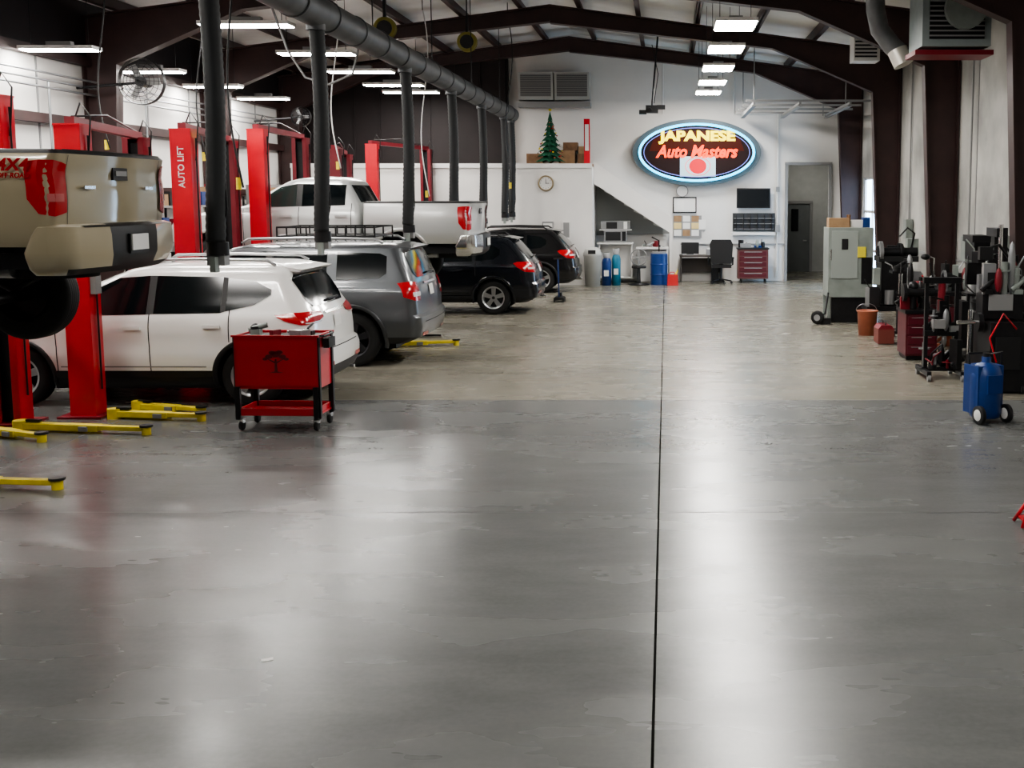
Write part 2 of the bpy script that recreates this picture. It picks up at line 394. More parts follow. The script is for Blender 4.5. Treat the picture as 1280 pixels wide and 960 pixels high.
# ------------------------------------------------------------ VEHICLES
NR,NC,NS=6,6,36
class Stack:
    def __init__(s, levels, b=.05, bf=.10): s.lv=levels; s.b=b; s.bf=bf
    def at(s,z):
        lv=s.lv
        if z<=lv[0][0]: return lv[0]
        for a,c in zip(lv,lv[1:]):
            if a[0]<=z<=c[0]:
                t=(z-a[0])/max(1e-6,c[0]-a[0]); return tuple(p+(q-p)*t for p,q in zip(a,c))
        return lv[-1]
    def half(s,l):
        z,sr,sf,w,r,rf=l; b,bf=s.b,s.bf; pts=[]
        for i in range(NR):
            y=(w-r)*i/NR; pts.append((sr+b*(y/w)**2,y))
        b2=b*((w-r)/w)**2; b3=bf*((w-rf)/w)**2
        for i in range(NC):
            t=pi/2*i/NC; pts.append((sr+b2+r*(1-cos(t)),w-r+r*sin(t)))
        s0=sr+b2+r; s1=sf-b3-rf
        for i in range(NS+1): pts.append((s0+(s1-s0)*i/NS,w))
        for i in range(1,NC+1):
            t=pi/2*i/NC; pts.append((s1+rf*sin(t),w-rf+rf*cos(t)))
        for i in range(1,NR+1):
            y=(w-rf)*(1-i/NR); pts.append((sf-bf*(y/w)**2,y))
        return pts
    def mesh(s, mats, matfn, arches=(), ra=.4, wz=.36, extra=()):
        vs=[];fs=[];mi=[]
        rows=list(s.lv)+list(extra)
        for l in rows:
            h=s.half(l); full=h+[(p[0],-p[1]) for p in h[-2:0:-1]]; n=len(full)
            vs+=[(-p[0],p[1],l[0]) for p in full]
        for j in range(len(rows)-1):
            for i in range(n):
                f=(j*n+i,j*n+(i+1)%n,(j+1)*n+(i+1)%n,(j+1)*n+i); fs.append(f)
                cc=[sum(vs[q][k] for q in f)/4 for k in range(3)]; mi.append(matfn(-cc[0],cc[1],cc[2],j))
        fs.append(tuple(range(n))[::-1]); mi.append(1)
        fs.append(tuple((len(rows)-1)*n+i for i in range(n))); mi.append(2 if extra else 0)
        me=bpy.data.meshes.new('body'); me.from_pydata(vs,[],fs); 
        for m in mats: me.materials.append(m)
        me.polygons.foreach_set('material_index',mi)
        import bmesh
        bm=bmesh.new(); bm.from_mesh(me); bmesh.ops.recalc_face_normals(bm,faces=bm.faces); bm.to_mesh(me); bm.free()
        o=bpy.data.objects.new('body',me); COL.objects.link(o)
        if arches:
            cb=B()
            W=s.at(wz+.2)[3]
            for a in arches:
                for sd in (-1,1):
                    cb.cyl((-a,sd*(W+.15),wz),(-a,sd*(W-.36),wz),ra,mats[1],n=40)
            cme=bpy.data.meshes.new('c'); cme.from_pydata(cb.v,[],cb.f)
            for m in mats: cme.materials.append(m)
            for p in cme.polygons: p.material_index=1
            bm=bmesh.new(); bm.from_mesh(cme); bmesh.ops.remove_doubles(bm,verts=bm.verts,dist=1e-4); bmesh.ops.recalc_face_normals(bm,faces=bm.faces); bm.to_mesh(cme); bm.free()
            co=bpy.data.objects.new('c',cme); COL.objects.link(co)
            md=o.modifiers.new('b','BOOLEAN'); md.operation='DIFFERENCE'; md.object=co; md.solver='EXACT'
            bpy.context.view_layer.update()
            nm=bpy.data.meshes.new_from_object(o.evaluated_get(bpy.context.evaluated_depsgraph_get()))
            o.modifiers.clear(); o.data=nm; bpy.data.objects.remove(co)
        me=o.data
        me.polygons.foreach_set('use_smooth',[True]*len(me.polygons))
        try: me.set_sharp_from_angle(angle=radians(32))
        except Exception: pass
        return o
    def side(s,a,z,off,sd):
        z_,sr,sf,w,r,rf=s.at(z); b2=s.b*((w-r)/w)**2; b3=s.bf*((w-rf)/w)**2
        s0=sr+b2+r; s1=sf-b3-rf
        if a<s0: q=min(r,s0-a); y=w-r+sqrt(max(0,r*r-q*q))
        elif a>s1: q=min(rf,a-s1); y=w-rf+sqrt(max(0,rf*rf-q*q))
        else: y=w
        return (-a,sd*(y+off),z)
    def rear(s,u,z,off,sd=1):
        z_,sr,sf,w,r,rf=s.at(z); sg=1 if u>=0 else -1; u=abs(u)
        if u<w-r: return (-(sr+s.b*(u/w)**2-off),sg*u,z)
        b2=s.b*((w-r)/w)**2; t=(u-(w-r))/r
        if t<pi/2: return (-(sr+b2+r-(r+off)*cos(t)),sg*(w-r+(r+off)*sin(t)),z)
        return (-(sr+b2+r+(u-(w-r)-r*pi/2)),sg*(w+off),z)
    def front(s,u,z,off,sd=1):
        z_,sr,sf,w,r,rf=s.at(z); sg=1 if u>=0 else -1; u=abs(u)
        if u<w-rf: return (-(sf-s.bf*(u/w)**2+off),sg*u,z)
        b3=s.bf*((w-rf)/w)**2; t=min((u-(w-rf))/rf,pi/2)
        return (-(sf-b3-rf+(rf+off)*cos(t)),sg*(w-rf+(rf+off)*sin(t)),z)
def strip(b,fn,cols,m,off=.007,sd=1,nv=8):
    for (a0,l0,h0),(a1,l1,h1) in zip(cols,cols[1:]):
        nu=max(1,int(abs(a1-a0)/.05))
        b.grid(lambda u,v:fn(a0+(a1-a0)*u,(l0+(l1-l0)*u)*(1-v)+(h0+(h1-h0)*u)*v,off,sd),nu,nv,m)
def vline(b,fn,a,z0,z1,m=None,w=.012,sd=1,off=.003): strip(b,fn,[(a,z0,z1),(a+w,z0,z1)],m or seam_m,off,sd,nv=14)
def archtrim(b,st,a,wz,r0,r1,m,sd,a0=-15,a1=195,off=.02):
    def fn(u,v):
        t=radians(a0+(a1-a0)*u); r=r0+(r1-r0)*v
        return st.side(a+r*cos(t),wz+r*sin(t),off if .05<v<.95 else off-.03,sd)
    b.grid(fn,36,5,m)
def wheel(parent,s,y,r,sd,rimm,z=None,w=.23,spokes=5,rr=.66):
    b=B(); h=w/2; R=r; ri=r*rr
    b.lathe([(ri,-h*.9),(R*.86,-h),(R*.96,-h*.86),(R,-h*.6),(R,h*.6),(R*.96,h*.86),(R*.86,h),(ri,h*.9)],(0,0,0),(0,1,0),rubber,40)
    for q in range(-2,3): b.lathe([(R+.001,q*h*.24-.006),(R+.003,q*h*.24),(R+.001,q*h*.24+.006)],(0,0,0),(0,1,0),black,40)
    b.lathe([(ri+.005,h*.95),(ri-.02,h*.92),(ri-.03,h*.3),(ri-.03,-h*.9)],(0,0,0),(0,sd,0),rimm,40)
    b.lathe([(ri-.01,-h*.2),(.02,-h*.2)],(0,0,0),(0,sd,0),black_m,32)
    for k in range(spokes):
        t=2*pi*k/spokes+.3
        for dt in (-.13,.13):
            c=Vector((cos(t+dt)*ri*.56,sd*h*.62,sin(t+dt)*ri*.56))
            b.box(c.x,c.y,c.z,ri*.86,.03,.035 if spokes>6 else .05,rimm,ry=-(t+dt*.5))
    b.cyl((0,sd*h*.5,0),(0,sd*h*.8,0),ri*.24,rimm,n=20)
    b.cyl((0,sd*h*.8,0),(0,sd*h*.84,0),ri*.14,black,n=16)
    return b.done('wheel',(-s,sd*(y),z if z is not None else r),parent=parent)
def car_empty(name,x,y,z,rz=0):
    e=bpy.data.objects.new(name,None); COL.objects.link(e); e.location=(x,y,z); e.rotation_euler=(0,0,rz); e.empty_display_size=.3; return e

def suv(name,x,y,rz,paint,lv,wh,wr,ra,clad,cfg):
    st=Stack(lv); e=car_empty(name,x,y,0,rz)
    body=st.mesh([paint,black,black],lambda s,yy,z,j:1 if z<clad else 0,arches=wh,ra=ra,wz=wr)
    body.parent=e
    b=B()
    for sd in (-1,1):
        for cols in cfg['win']: strip(b,st.side,cols,glass,.006,sd)
        for cols in cfg.get('pillar',[]): strip(b,st.side,cols,black,.005,sd)
        for a,z0,z1 in cfg['seams']: vline(b,st.side,a,z0,z1,sd=sd)
        for a,z in cfg['handles']:
            p=st.side(a,z,.02,sd); b.box(p[0],p[1],p[2],.2,.03,.035,cfg.get('hm',paint))
        for a in wh: archtrim(b,st,a,wr,ra-.01,ra+cfg.get('aw',.055),cfg.get('am',black),sd)
        s0,s1=wh[0]+ra,wh[1]-ra
        strip(b,st.side,[(s0,clad-.02,clad+.05),(s1,clad-.02,clad+.05)],cfg.get('am',black),.015,sd,3)
        strip(b,st.side,[(s0+.1,clad+.10,clad+.115),(s1-.1,clad+.10,clad+.115)],cfg.get('crease',grey_p),.006,sd,3)
        for cols in cfg['tail']: strip(b,st.rear,[(sd*c_[0],c_[1],c_[2]) for c_ in cols],tail_red,.012)
        for cols in cfg.get('tailw',[]): strip(b,st.rear,[(sd*c_[0],c_[1],c_[2]) for c_ in cols],tail_white,.015)
        ms,mz=cfg['mirror']; p=st.side(ms,mz,.1,sd); b.sph((p[0],p[1],p[2]+.04),(.09,.11,.08),paint,8); b.box(p[0],p[1]-sd*.08,p[2]-.02,.06,.14,.04,black)
        if cfg.get('rail'):
            ry,rz0,sa,sb=cfg['rail']
            b.tube([(-sa,sd*ry,rz0-.06),(-sa-.1,sd*ry,rz0),(-(sa+sb)/2,sd*ry,rz0+.015),(-sb+.1,sd*ry,rz0),(-sb,sd*ry,rz0-.06)],.02,cfg.get('rm',alloy),8)
        strip(b,st.front,[(sd*.45,cfg['hl'][0]+.03,cfg['hl'][1]-.02),(sd*.8,cfg['hl'][0],cfg['hl'][1]),(sd*1.15,cfg['hl'][0]+.06,cfg['hl'][1])],tail_white,.012)
        strip(b,st.rear,[(sd*.45,.42,.47),(sd*.7,.42,.47)],tail_red,.012)
    g=cfg['rg']
    strip(b,st.rear,[(-g[2],g[0]+.08,g[1]-.06),(-g[2]+.1,g[0],g[1]),(g[2]-.1,g[0],g[1]),(g[2],g[0]+.08,g[1]-.06)],glass,.008)
    strip(b,st.rear,[(-.13,g[0]-.28,g[0]-.13),(.13,g[0]-.28,g[0]-.13)],white_p,.012)
    strip(b,st.rear,[(-.35,g[0]-.10,g[0]-.075),(.35,g[0]-.10,g[0]-.075)],chrome,.015)
    strip(b,st.rear,[(-.66,.62,.632),(.66,.62,.632)],seam_m,.004)
    ws=cfg['ws']; strip(b,st.front,[(-ws[2],ws[0],ws[1]),(ws[2],ws[0],ws[1])],glass_clear,.008)
    strip(b,st.front,[(-.42,.5,cfg['hl'][1]-.05),(.42,.5,cfg['hl'][1]-.05)],black,.01)
    p=st.rear(0,g[0]+.03,.03); b.box(p[0],.1,p[2]+.02,.02,.4,.02,black)
    sp=cfg.get('spoiler')
    if sp: b.prism([(-sp[0]+.12,sp[1]-.03),(-sp[0]-.2,sp[1]+.02),(-sp[0]-.2,sp[1]-.03),(-sp[0]+.08,sp[1]-.06)],-sp[2],sp[2],cfg.get('spm',paint))
    b.box(-lv[2][2]/2,0,.27,lv[2][2]*.8,1.1,.1,black); b.cyl((-.02,.45,.27),(-.5,.45,.27),.03,chrome)
    if cfg.get('rack'):
        xs,xe,ry,rz0=cfg['rack']
        for z in (rz0,rz0+.13):
            b.tube([(-xs,-ry,z),(-xs,ry,z),(-xe,ry,z),(-xe,-ry,z)],.014,black,6,closed=True)
        q=xs
        while q<=xe+.01:
            b.cyl((-q,-ry,rz0),(-q,ry,rz0),.012,black,n=6)
            for sd in (-1,1): b.cyl((-q,sd*ry,rz0-.06),(-q,sd*ry,rz0+.13),.012,black,n=6)
            q+=.14
    b.done('trim_and_glass',parent=e)
    rm=cfg.get('rim',alloy)
    for a in wh:
        for sd in (-1,1): wheel(e,a,st.at(wr+.15)[3]-.13,wr,sd,rm,spokes=cfg.get('sp',5))
    return e

rv=[(.20,.28,4.25,.78,.15,.4),(.28,.06,4.46,.86,.18,.45),(.42,.0,4.55,.895,.18,.5),(.56,.0,4.57,.91,.17,.5),(.64,.03,4.56,.915,.16,.5),(.67,.07,4.54,.91,.16,.5),
    (.82,.08,4.48,.922,.16,.5),(.92,.09,4.36,.918,.15,.5),(.98,.10,4.12,.908,.15,.5),(1.03,.12,3.85,.895,.15,.48),(1.08,.15,3.45,.87,.15,.4),(1.12,.17,3.32,.855,.15,.35),
    (1.25,.24,3.05,.80,.15,.3),(1.40,.33,2.74,.74,.14,.28),(1.50,.39,2.52,.70,.14,.26),(1.56,.43,2.36,.665,.14,.25),(1.60,.49,2.15,.60,.15,.25),(1.63,.62,1.9,.47,.16,.2),(1.645,.9,1.6,.25,.12,.15)]
suv('white_suv',-3.92,13.55,radians(0),mat('car_paint_white',(.78,.775,.755),.3,coat=.8),rv,(.83,3.49),.35,.40,.36,dict(
    win=[[(.60,1.28,1.34),(.78,1.17,1.43),(1.10,1.10,1.47)],[(1.16,1.08,1.48),(1.92,1.07,1.495)],[(2.0,1.065,1.495),(2.35,1.06,1.47),(2.62,1.06,1.34),(2.98,1.06,1.12)]],
    pillar=[[(1.92,1.07,1.495),(2.0,1.065,1.495)],[(1.10,1.10,1.47),(1.16,1.08,1.48)]],
    seams=[(1.96,.4,1.07),(1.05,.75,1.12),(3.02,.42,1.06)],handles=[(1.25,.93),(2.15,.91)],
    tail=[[(.45,1.00,1.06),(.70,.95,1.09),(.95,.945,1.085),(1.12,.99,1.065),(1.18,1.03,1.06)]],tailw=[[(.55,.955,.97),(.9,.955,.97)]],
    mirror=(2.85,1.08),rail=(.60,1.665,.6,2.35),hl=(.74,.90),rg=(1.13,1.50,.66),ws=(1.12,1.54,.62),spoiler=(.42,1.585,.57),aw=.05))
f4=[(.32,.25,4.5,.82,.15,.35),(.42,.04,4.7,.90,.18,.4),(.56,.0,4.8,.93,.16,.4),(.70,.0,4.82,.95,.15,.4),(.74,.05,4.80,.945,.12,.4),(.92,.06,4.76,.965,.12,.4),
    (1.05,.08,4.66,.96,.12,.42),(1.10,.09,4.35,.95,.12,.42),(1.15,.10,3.95,.93,.12,.4),(1.20,.12,3.60,.90,.12,.3),(1.24,.13,3.48,.885,.12,.28),
    (1.42,.20,3.22,.83,.13,.25),(1.58,.27,2.98,.78,.14,.22),(1.67,.31,2.82,.74,.15,.2),(1.71,.38,2.65,.68,.15,.2),(1.735,.5,2.4,.55,.15,.2),(1.745,.8,2.0,.3,.15,.15)]
suv('grey_suv',-3.42,16.58,0,mat('car_paint_grey',(.085,.092,.10),.35,.5,coat=.8),f4,(1.02,3.80),.39,.46,.40,dict(
    win=[[(.52,1.32,1.56),(.62,1.26,1.60),(1.22,1.24,1.62)],[(1.36,1.23,1.62),(2.12,1.22,1.63)],[(2.22,1.22,1.63),(2.65,1.21,1.60),(2.85,1.21,1.48),(3.15,1.21,1.28)]],
    pillar=[[(2.12,1.22,1.63),(2.22,1.22,1.63)]],
    seams=[(2.17,.5,1.21),(1.30,.9,1.23),(3.2,.52,1.2)],handles=[(1.45,1.08),(2.35,1.07)],hm=chrome,
    tail=[[(.70,.94,1.20),(.90,.94,1.21),(1.06,1.0,1.19)]],tailw=[[(.66,1.0,1.06),(.92,1.0,1.06)]],
    mirror=(3.0,1.22),rail=(.66,1.80,.6,2.6),hl=(.85,1.02),rg=(1.25,1.62,.68),ws=(1.24,1.66,.7),spoiler=(.34,1.70,.62),am=mat('flare_grey',(.05,.053,.057),.4,.4,coat=.4),crease=seam_m,rim=darkalloy,sp=6,
    rack=(.75,2.15,.52,1.83)))
wg=[(.24,.25,4.5,.80,.2,.4),(.34,.05,4.70,.86,.22,.45),(.48,.0,4.77,.895,.22,.5),(.62,.02,4.78,.905,.2,.5),(.66,.06,4.76,.90,.2,.5),(.84,.08,4.68,.91,.2,.5),
    (.95,.12,4.5,.905,.2,.5),(1.0,.14,4.15,.895,.2,.5),(1.05,.17,3.72,.87,.2,.42),(1.09,.20,3.50,.85,.2,.35),(1.22,.30,3.2,.79,.2,.3),(1.38,.44,2.85,.72,.2,.28),
    (1.48,.54,2.6,.67,.2,.26),(1.54,.62,2.4,.62,.2,.25),(1.585,.75,2.1,.5,.2,.2),(1.60,1.0,1.8,.3,.15,.15)]
wcfg=dict(win=[[(.82,1.22,1.32),(.95,1.13,1.40),(1.30,1.10,1.44)],[(1.38,1.09,1.45),(2.1,1.07,1.46)],[(2.18,1.07,1.46),(2.55,1.06,1.42),(2.8,1.06,1.30),(3.12,1.06,1.12)]],
    pillar=[[(2.1,1.07,1.46),(2.18,1.07,1.46)]],seams=[(2.14,.4,1.06),(1.30,.8,1.1),(3.15,.42,1.05)],handles=[(1.45,.93),(2.32,.92)],crease=seam_m,
    tail=[[(.55,.90,1.04),(.75,.86,1.08),(1.00,.88,1.08),(1.12,.98,1.05)]],tailw=[[(.58,.93,.97),(.9,.93,.97)]],
    mirror=(3.0,1.08),rail=(.58,1.63,.8,2.5),rm=black,hl=(.74,.9),rg=(1.12,1.46,.62),ws=(1.1,1.52,.6),spoiler=(.6,1.56,.5),sp=5)
navy=mat('car_paint_dark_navy',(.004,.006,.011),.25,.3,coat=.6)
suv('dark_station_wagon',-2.58,23.62,0,navy,wg,(.95,3.65),.345,.40,.34,dict(wcfg,am=navy))
suv('black_station_wagon',-2.18,28.75,0,mat('car_paint_black',(.006,.006,.007),.25,.2,coat=.6),wg,(.95,3.65),.345,.40,.34,dict(wcfg,am=black))

def pickup(name,x,y,z,rz,paint,bumperm,text=False,flare=None):
    e=car_empty(name,x,y,z,rz); wr=.40 if text else .385; wz=.36; wh=(1.24,4.48)
    bed=Stack([(.60,.03,1.86,.86,.06,.04),(.66,.02,1.87,.91,.08,.04),(.80,.01,1.88,.94,.09,.04),(.95,.0,1.88,.947,.09,.04),(1.05,.0,1.88,.943,.09,.04),(1.15,.005,1.88,.93,.09,.04),(1.24,-.015,1.88,.915,.08,.04),(1.30,-.03,1.88,.905,.06,.04),(1.33,-.0,1.86,.885,.05,.03)],b=.05,bf=.0)
    ex=[(1.335,.09,1.82,.82,.03,.02),(1.32,.11,1.80,.80,.03,.02),(.85,.11,1.80,.80,.03,.02)]
    o=bed.mesh([paint,black,black],lambda s,yy,zz,j:2 if j>=8 or (j==7 and zz>1.31) else 0,arches=(wh[0],),ra=.47,wz=wz,extra=ex); o.parent=e; o.name='bed'
    cab=Stack([(.42,1.95,5.1,.80,.08,.3),(.50,1.92,5.28,.88,.08,.35),(.66,1.91,5.38,.93,.08,.4),(.85,1.90,5.38,.945,.08,.42),(1.02,1.90,5.30,.94,.08,.42),(1.10,1.90,5.1,.93,.08,.42),(1.16,1.91,4.7,.915,.08,.4),
        (1.22,1.92,4.22,.885,.08,.3),(1.26,1.94,4.05,.865,.1,.28),(1.42,2.02,3.78,.81,.1,.25),(1.58,2.10,3.50,.75,.12,.22),(1.68,2.16,3.32,.705,.13,.2),(1.73,2.22,3.15,.65,.14,.2),(1.765,2.38,2.9,.5,.15,.15),(1.775,2.6,2.7,.25,.04,.04)])
    o=cab.mesh([paint,black,black],lambda s,yy,zz,j:1 if zz<.52 else 0,arches=(4.48,),ra=.47,wz=wz); o.parent=e; o.name='cab'
    bu=Stack([(.38,-.04,.3,.80,.1,.05),(.43,-.10,.3,.88,.16,.05),(.52,-.13,.3,.93,.16,.05),(.56,-.13,.3,.94,.16,.05),(.68,-.13,.24,.95,.16,.05),(.75,-.12,.2,.94,.14,.05),(.77,-.06,.2,.90,.12,.05)],b=.10,bf=0)
    o=bu.mesh([bumperm,black,black],lambda s,yy,zz,j:1 if zz<.46 and s<.2 and abs(yy)<.80 else (1 if abs(yy)<.42 else 0)); o.parent=e; o.name='bumper'
    b=B()
    strip(b,bu.rear,[(-.72,.745,.76),(.72,.745,.76)],black,.006,1,2)
    for sd in (-1,1):
        strip(b,cab.side,[(2.20,1.27,1.62),(2.95,1.25,1.64)],glass,.006,sd); strip(b,cab.side,[(3.05,1.25,1.64),(3.35,1.24,1.58),(3.55,1.24,1.44),(3.85,1.24,1.29)],glass_clear if not text else glass,.006,sd)
        strip(b,cab.side,[(2.95,1.25,1.64),(3.05,1.25,1.64)],black,.005,sd)
        vline(b,cab.side,2.99,.55,1.24,sd=sd); vline(b,cab.side,2.08,.8,1.3,sd=sd); vline(b,cab.side,3.95,.55,1.2,sd=sd)
        for a in (2.2,3.15):
            p=cab.side(a,1.08,.02,sd); b.box(p[0]-.06,p[1],p[2],.2,.03,.04,paint)
        p=cab.side(3.7,1.28,.12,sd); b.sph((p[0],p[1],p[2]+.04),(.08,.13,.11),paint,8)
        archtrim(b,bed,wh[0],wz,.455,.52,flare or paint,sd,a0=28,a1=152,off=.025); archtrim(b,cab,4.48,wz,.455,.52,flare or paint,sd,a0=10,a1=170,off=.025)
        strip(b,bed.rear,[(sd*.78,.86,1.22),(sd*.90,.83,1.25),(sd*1.0,.85,1.25),(sd*1.09,.96,1.24)],tail_red,.014)
        strip(b,bed.rear,[(sd*.82,.94,1.00),(sd*.95,.94,1.00)],mat('lamp_pink',(.5,.12,.12),.2,coat=.5),.018)
        strip(b,bed.rear,[(sd*.755,.74,1.29),(sd*.761,.74,1.29)],seam_m,.004)
        strip(b,cab.front,[(sd*.5,.86,1.0),(sd*1.1,.88,1.04)],tail_white,.012)
        b.box(-1.0,sd*.6,.48,1.9,.08,.12,black_m)
        b.box(-.3,sd*.55,.56,.5,.1,.16,black_m)
    b.box(.0,0,1.16,.03,.24,.10,black); b.box(.015,0,1.165,.02,.18,.04,grey_p)
    strip(b,bed.rear,[(-.80,1.305,1.335),(.80,1.305,1.335)],black,.012,1,2)
    b.box(.135,0,.60,.02,.32,.16,black); b.box(.15,0,.61,.01,.28,.13,white_p)
    strip(b,cab.rear,[(-.6,1.32,1.62),(.6,1.32,1.62)],glass,.006)
    strip(b,cab.front,[(-.65,1.27,1.66),(.65,1.27,1.66)],glass_clear,.008); strip(b,cab.front,[(-.4,.62,1.0),(.4,.62,1.0)],black,.012)
    dr=.26 if text else .12
    b.box(-2.8,0,.45,4.6,1.0,.08,black_m); b.cyl((-wh[0],-.75,wz-dr),(-wh[0],.75,wz-dr),.05,black_m); b.sph((-wh[0],0,wz-dr),(.16,.14,.16),black_m,8)
    for sd in (-1,1): b.tube([(-.6,sd*.55,.5),(-wh[0],sd*.55,wz-dr+.06),(-1.9,sd*.55,.5)],.035,black_m,6)
    b.cyl((-1.9,.3,.36),(-4.5,.3,.36),.035,galv); b.cyl((-.7,-.35,.42),(-1.9,-.35,.42),.09,galv)
    b.lathe([(.2,-.09),(.34,-.1),(.36,0),(.34,.1),(.2,.09)],(-.58,0,.42),(0,0,1),rubber,32); b.cyl((-.58,0,.36),(-.58,0,.46),.2,black_m)
    if text:
        b.text('4X4',(-.315,-.957,1.215),.24,.095,tail_red,ext=.003,shear=.2,off=.03)
        b.text('OFF ROAD',(-.315,-.961,1.135),.24,.04,tail_red,ext=.003,shear=.2,off=.02)
        b.box(.012,.5,1.05,.01,.14,.025,chrome); b.box(.012,-.5,1.05,.01,.16,.025,chrome)
    b.done('trim_and_chassis',parent=e)
    for a in wh:
        for sd in (-1,1): wheel(e,a,.80,wr,sd,darkalloy if text else alloy,z=wz-(dr if a<2 else .05),w=.26,spokes=6,rr=.6)
    return e
sand=mat('car_paint_sand',(.36,.31,.205),.28,.1,coat=.9)
pickup('beige_pickup_truck',-4.50,9.28,1.42,0,sand,sand,True,flare=sand)
silver=mat('car_paint_silver',(.50,.51,.505),.3,.25,coat=.7)
pickup('silver_pickup_truck',-3.38,20.42,.98,0,silver,chrome,False)

# ------------------------------------------------------------ RED TOOL CART
b=B()
b.box(0,-.22,.715,.84,.02,.55,red_p); b.box(0,.22,.715,.84,.02,.55,red_p)
for a in (-1,1): b.box(a*.42,0,.715,.02,.46,.55,red_p)
b.box(0,0,.46,.84,.46,.02,red_p); b.box(0,0,.96,.84,.44,.02,black)
for a in (-1,1):
    b.box(0,a*.235,.985,.90,.03,.02,red_p)
    for c_ in (-1,1):
        b.box(a*.405,c_*.235,.29,.05,.04,.34,black_m); b.box(a*.43,c_*.2,.56,.03,.05,.86,black_m)
        b.lathe([(.0,-.018),(.045,-.02),(.055,0),(.045,.02),(0,.018)],(a*.39,c_*.2,.055),(1,0,0),rubber,20); b.box(a*.39,c_*.2,.10,.05,.06,.04,chrome)
        b.lathe([(.0,-.023),(.02,-.023)],(a*.39,c_*.2,.055),(1,0,0),chrome,12)
b.box(0,0,.17,.84,.46,.02,red_p)
for a in (-1,1): b.box(0,a*.23,.2,.78,.015,.07,red_p); b.box(a*.40,0,.2,.015,.46,.07,red_p)
dk=mat('emblem_darkred',(.12,.004,.008),.5)
b.prism([(-.015,.61),(.015,.61),(.008,.75),(-.008,.75)],-.236,-.231,dk); 
for (tx,tz,tr) in ((0,.80,.045),(-.07,.775,.032),(.07,.775,.032),(-.035,.815,.03),(.04,.82,.03),(-.11,.75,.022),(.11,.75,.022)):
    b.prism([(tx+tr*1.2*cos(i*pi/5),tz+tr*.7*sin(i*pi/5)) for i in range(10)],-.235,-.231,dk)
for a in (-1,1): b.prism([(0,.70),(a*.005,.72),(a*.1,.765),(a*.095,.755)],-.235,-.231,dk)
b.prism([(-.07,.61),(.07,.61),(0,.625)],-.235,-.231,dk)
b.tube([(.43,-.15,.98),(.47,-.15,.98),(.47,.15,.98),(.43,.15,.98)],.012,black,6)
b.box(.48,.0,.90,.06,.2,.1,black); b.box(.2,.05,.99,.2,.1,.04,black_m); b.cyl((.0,.1,.99),(.2,.15,1.01),.012,chrome,n=8)
clutter(b,-.05,0,.97,.6,.25,6,.06,9)
b.done('tool_cart',(-3.98,11.55,0),radians(-2),bevel=.004)

# ------------------------------------------------------------ NEON SIGN
b=B()
def ell(rx,rz,n=64): return [(rx*cos(2*pi*i/n),rz*sin(2*pi*i/n)) for i in range(n)]
b.prism(ell(1.80,.93),-.0,.14,mat('sign_case_grey',(.08,.10,.11),.5)); b.prism(ell(1.64,.80),-.03,.0,mat('sign_face',(.02,.009,.009),.6,spec=.2))
b.tube([(1.60*cos(t*pi/32),-.06,.78*sin(t*pi/32)) for t in range(64)],.036,mat('neon_blue',(.02,.2,.3),emit=(.02,.60,.95),es=5),8,closed=True)
b.tube([(1.48*cos(t*pi/32),-.05,.68*sin(t*pi/32)) for t in range(64)],.010,mat('neon_violet',(.1,.1,.3),emit=(.25,.3,1),es=1.2),6,closed=True)
b.prism([(-1.33,.04),(1.33,.04),(1.22,.35),(.75,.6),(-.75,.6),(-1.22,.35)],-.036,-.03,mat('sign_red_field',(.02,.004,.003),.6,emit=(.5,.05,.01),es=.15,spec=.2))
b.text('JAPANESE',(0,-.05,.42),2.15,.38,mat('neon_yellow',(.3,.25,0),emit=(1,.80,.0),es=3.2),ext=.02,off=.05)
b.text('Auto Masters',(0,-.05,.03),2.30,.36,mat('neon_red',(.3,.02,0),emit=(1,.06,.0),es=3.2),ext=.02,shear=.3,off=.03)
b.box(.03,-.04,-.39,1.0,.03,.56,mat('flag_white',(.35,.42,.45),emit=(.35,.62,.75),es=.9))
b.prism([(.03+.24*cos(i*pi/12),-.38+.21*sin(i*pi/12)) for i in range(24)],-.065,-.055,mat('flag_red',(.4,.01,.02),emit=(.9,.01,.02),es=.9))
b.tube([(.03+.35*cos(i*pi/12),-.065,-.38+.25*sin(i*pi/12)) for i in range(24)],.012,mat('neon_pink',(.3,.05,.05),emit=(1,.25,.2),es=1.5),6,closed=True)
for a in (-1,1): b.box(a*.8,.2,0,.06,.14,1.3,black_m)
b.done('neon_sign',(.85,31.72,3.62))

# ------------------------------------------------------------ BACK WALL ITEMS
b=B(); b.box(0,0,0,.95,.06,.56,black); b.box(0,-.035,0,.9,.005,.5,mat('screen_off',(.01,.012,.014),.2)); b.box(0,.08,0,.25,.12,.2,black_m); b.done('television',(2.46,31.85,2.35),bevel=.008)
b=B(); b.box(0,0,0,1.2,.05,.5,mat('board_dark',(.03,.034,.04),.5)); 
for i in range(6): b.box(-.5+i*.2,-.06,.0,.015,.08,.44,black_m)
for z in (-.2,-.05,.1): b.box(0,-.06,z,1.15,.06,.015,grey_p)
b.box(0,-.03,-.33,1.2,.12,.08,white_p)
b.done('wall_rack',(2.48,31.92,1.68))
b=B(); b.box(0,0,.52,.85,.5,.82,mat('cabinet_brownred',(.12,.04,.035),.45)); b.box(0,0,.95,.9,.55,.04,black)
for i in range(5): b.box(0,-.255,.22+i*.15,.76,.012,.125,maroon); b.box(0,-.27,.26+i*.15,.5,.02,.02,grey_p)
for a in (-1,1): 
    for c_ in (-1,1): b.cyl((a*.34,c_*.2,.05),(a*.34+.03,c_*.2,.05),.05,rubber)
b.box(-.2,0,1.03,.3,.25,.12,grey_p); b.box(.15,.05,1.0,.2,.2,.06,blue_p); b.cyl((.3,.1,.97),(.3,.1,1.15),.04,white_p); clutter(b,0,0,.97,.7,.3,6,.2,3)
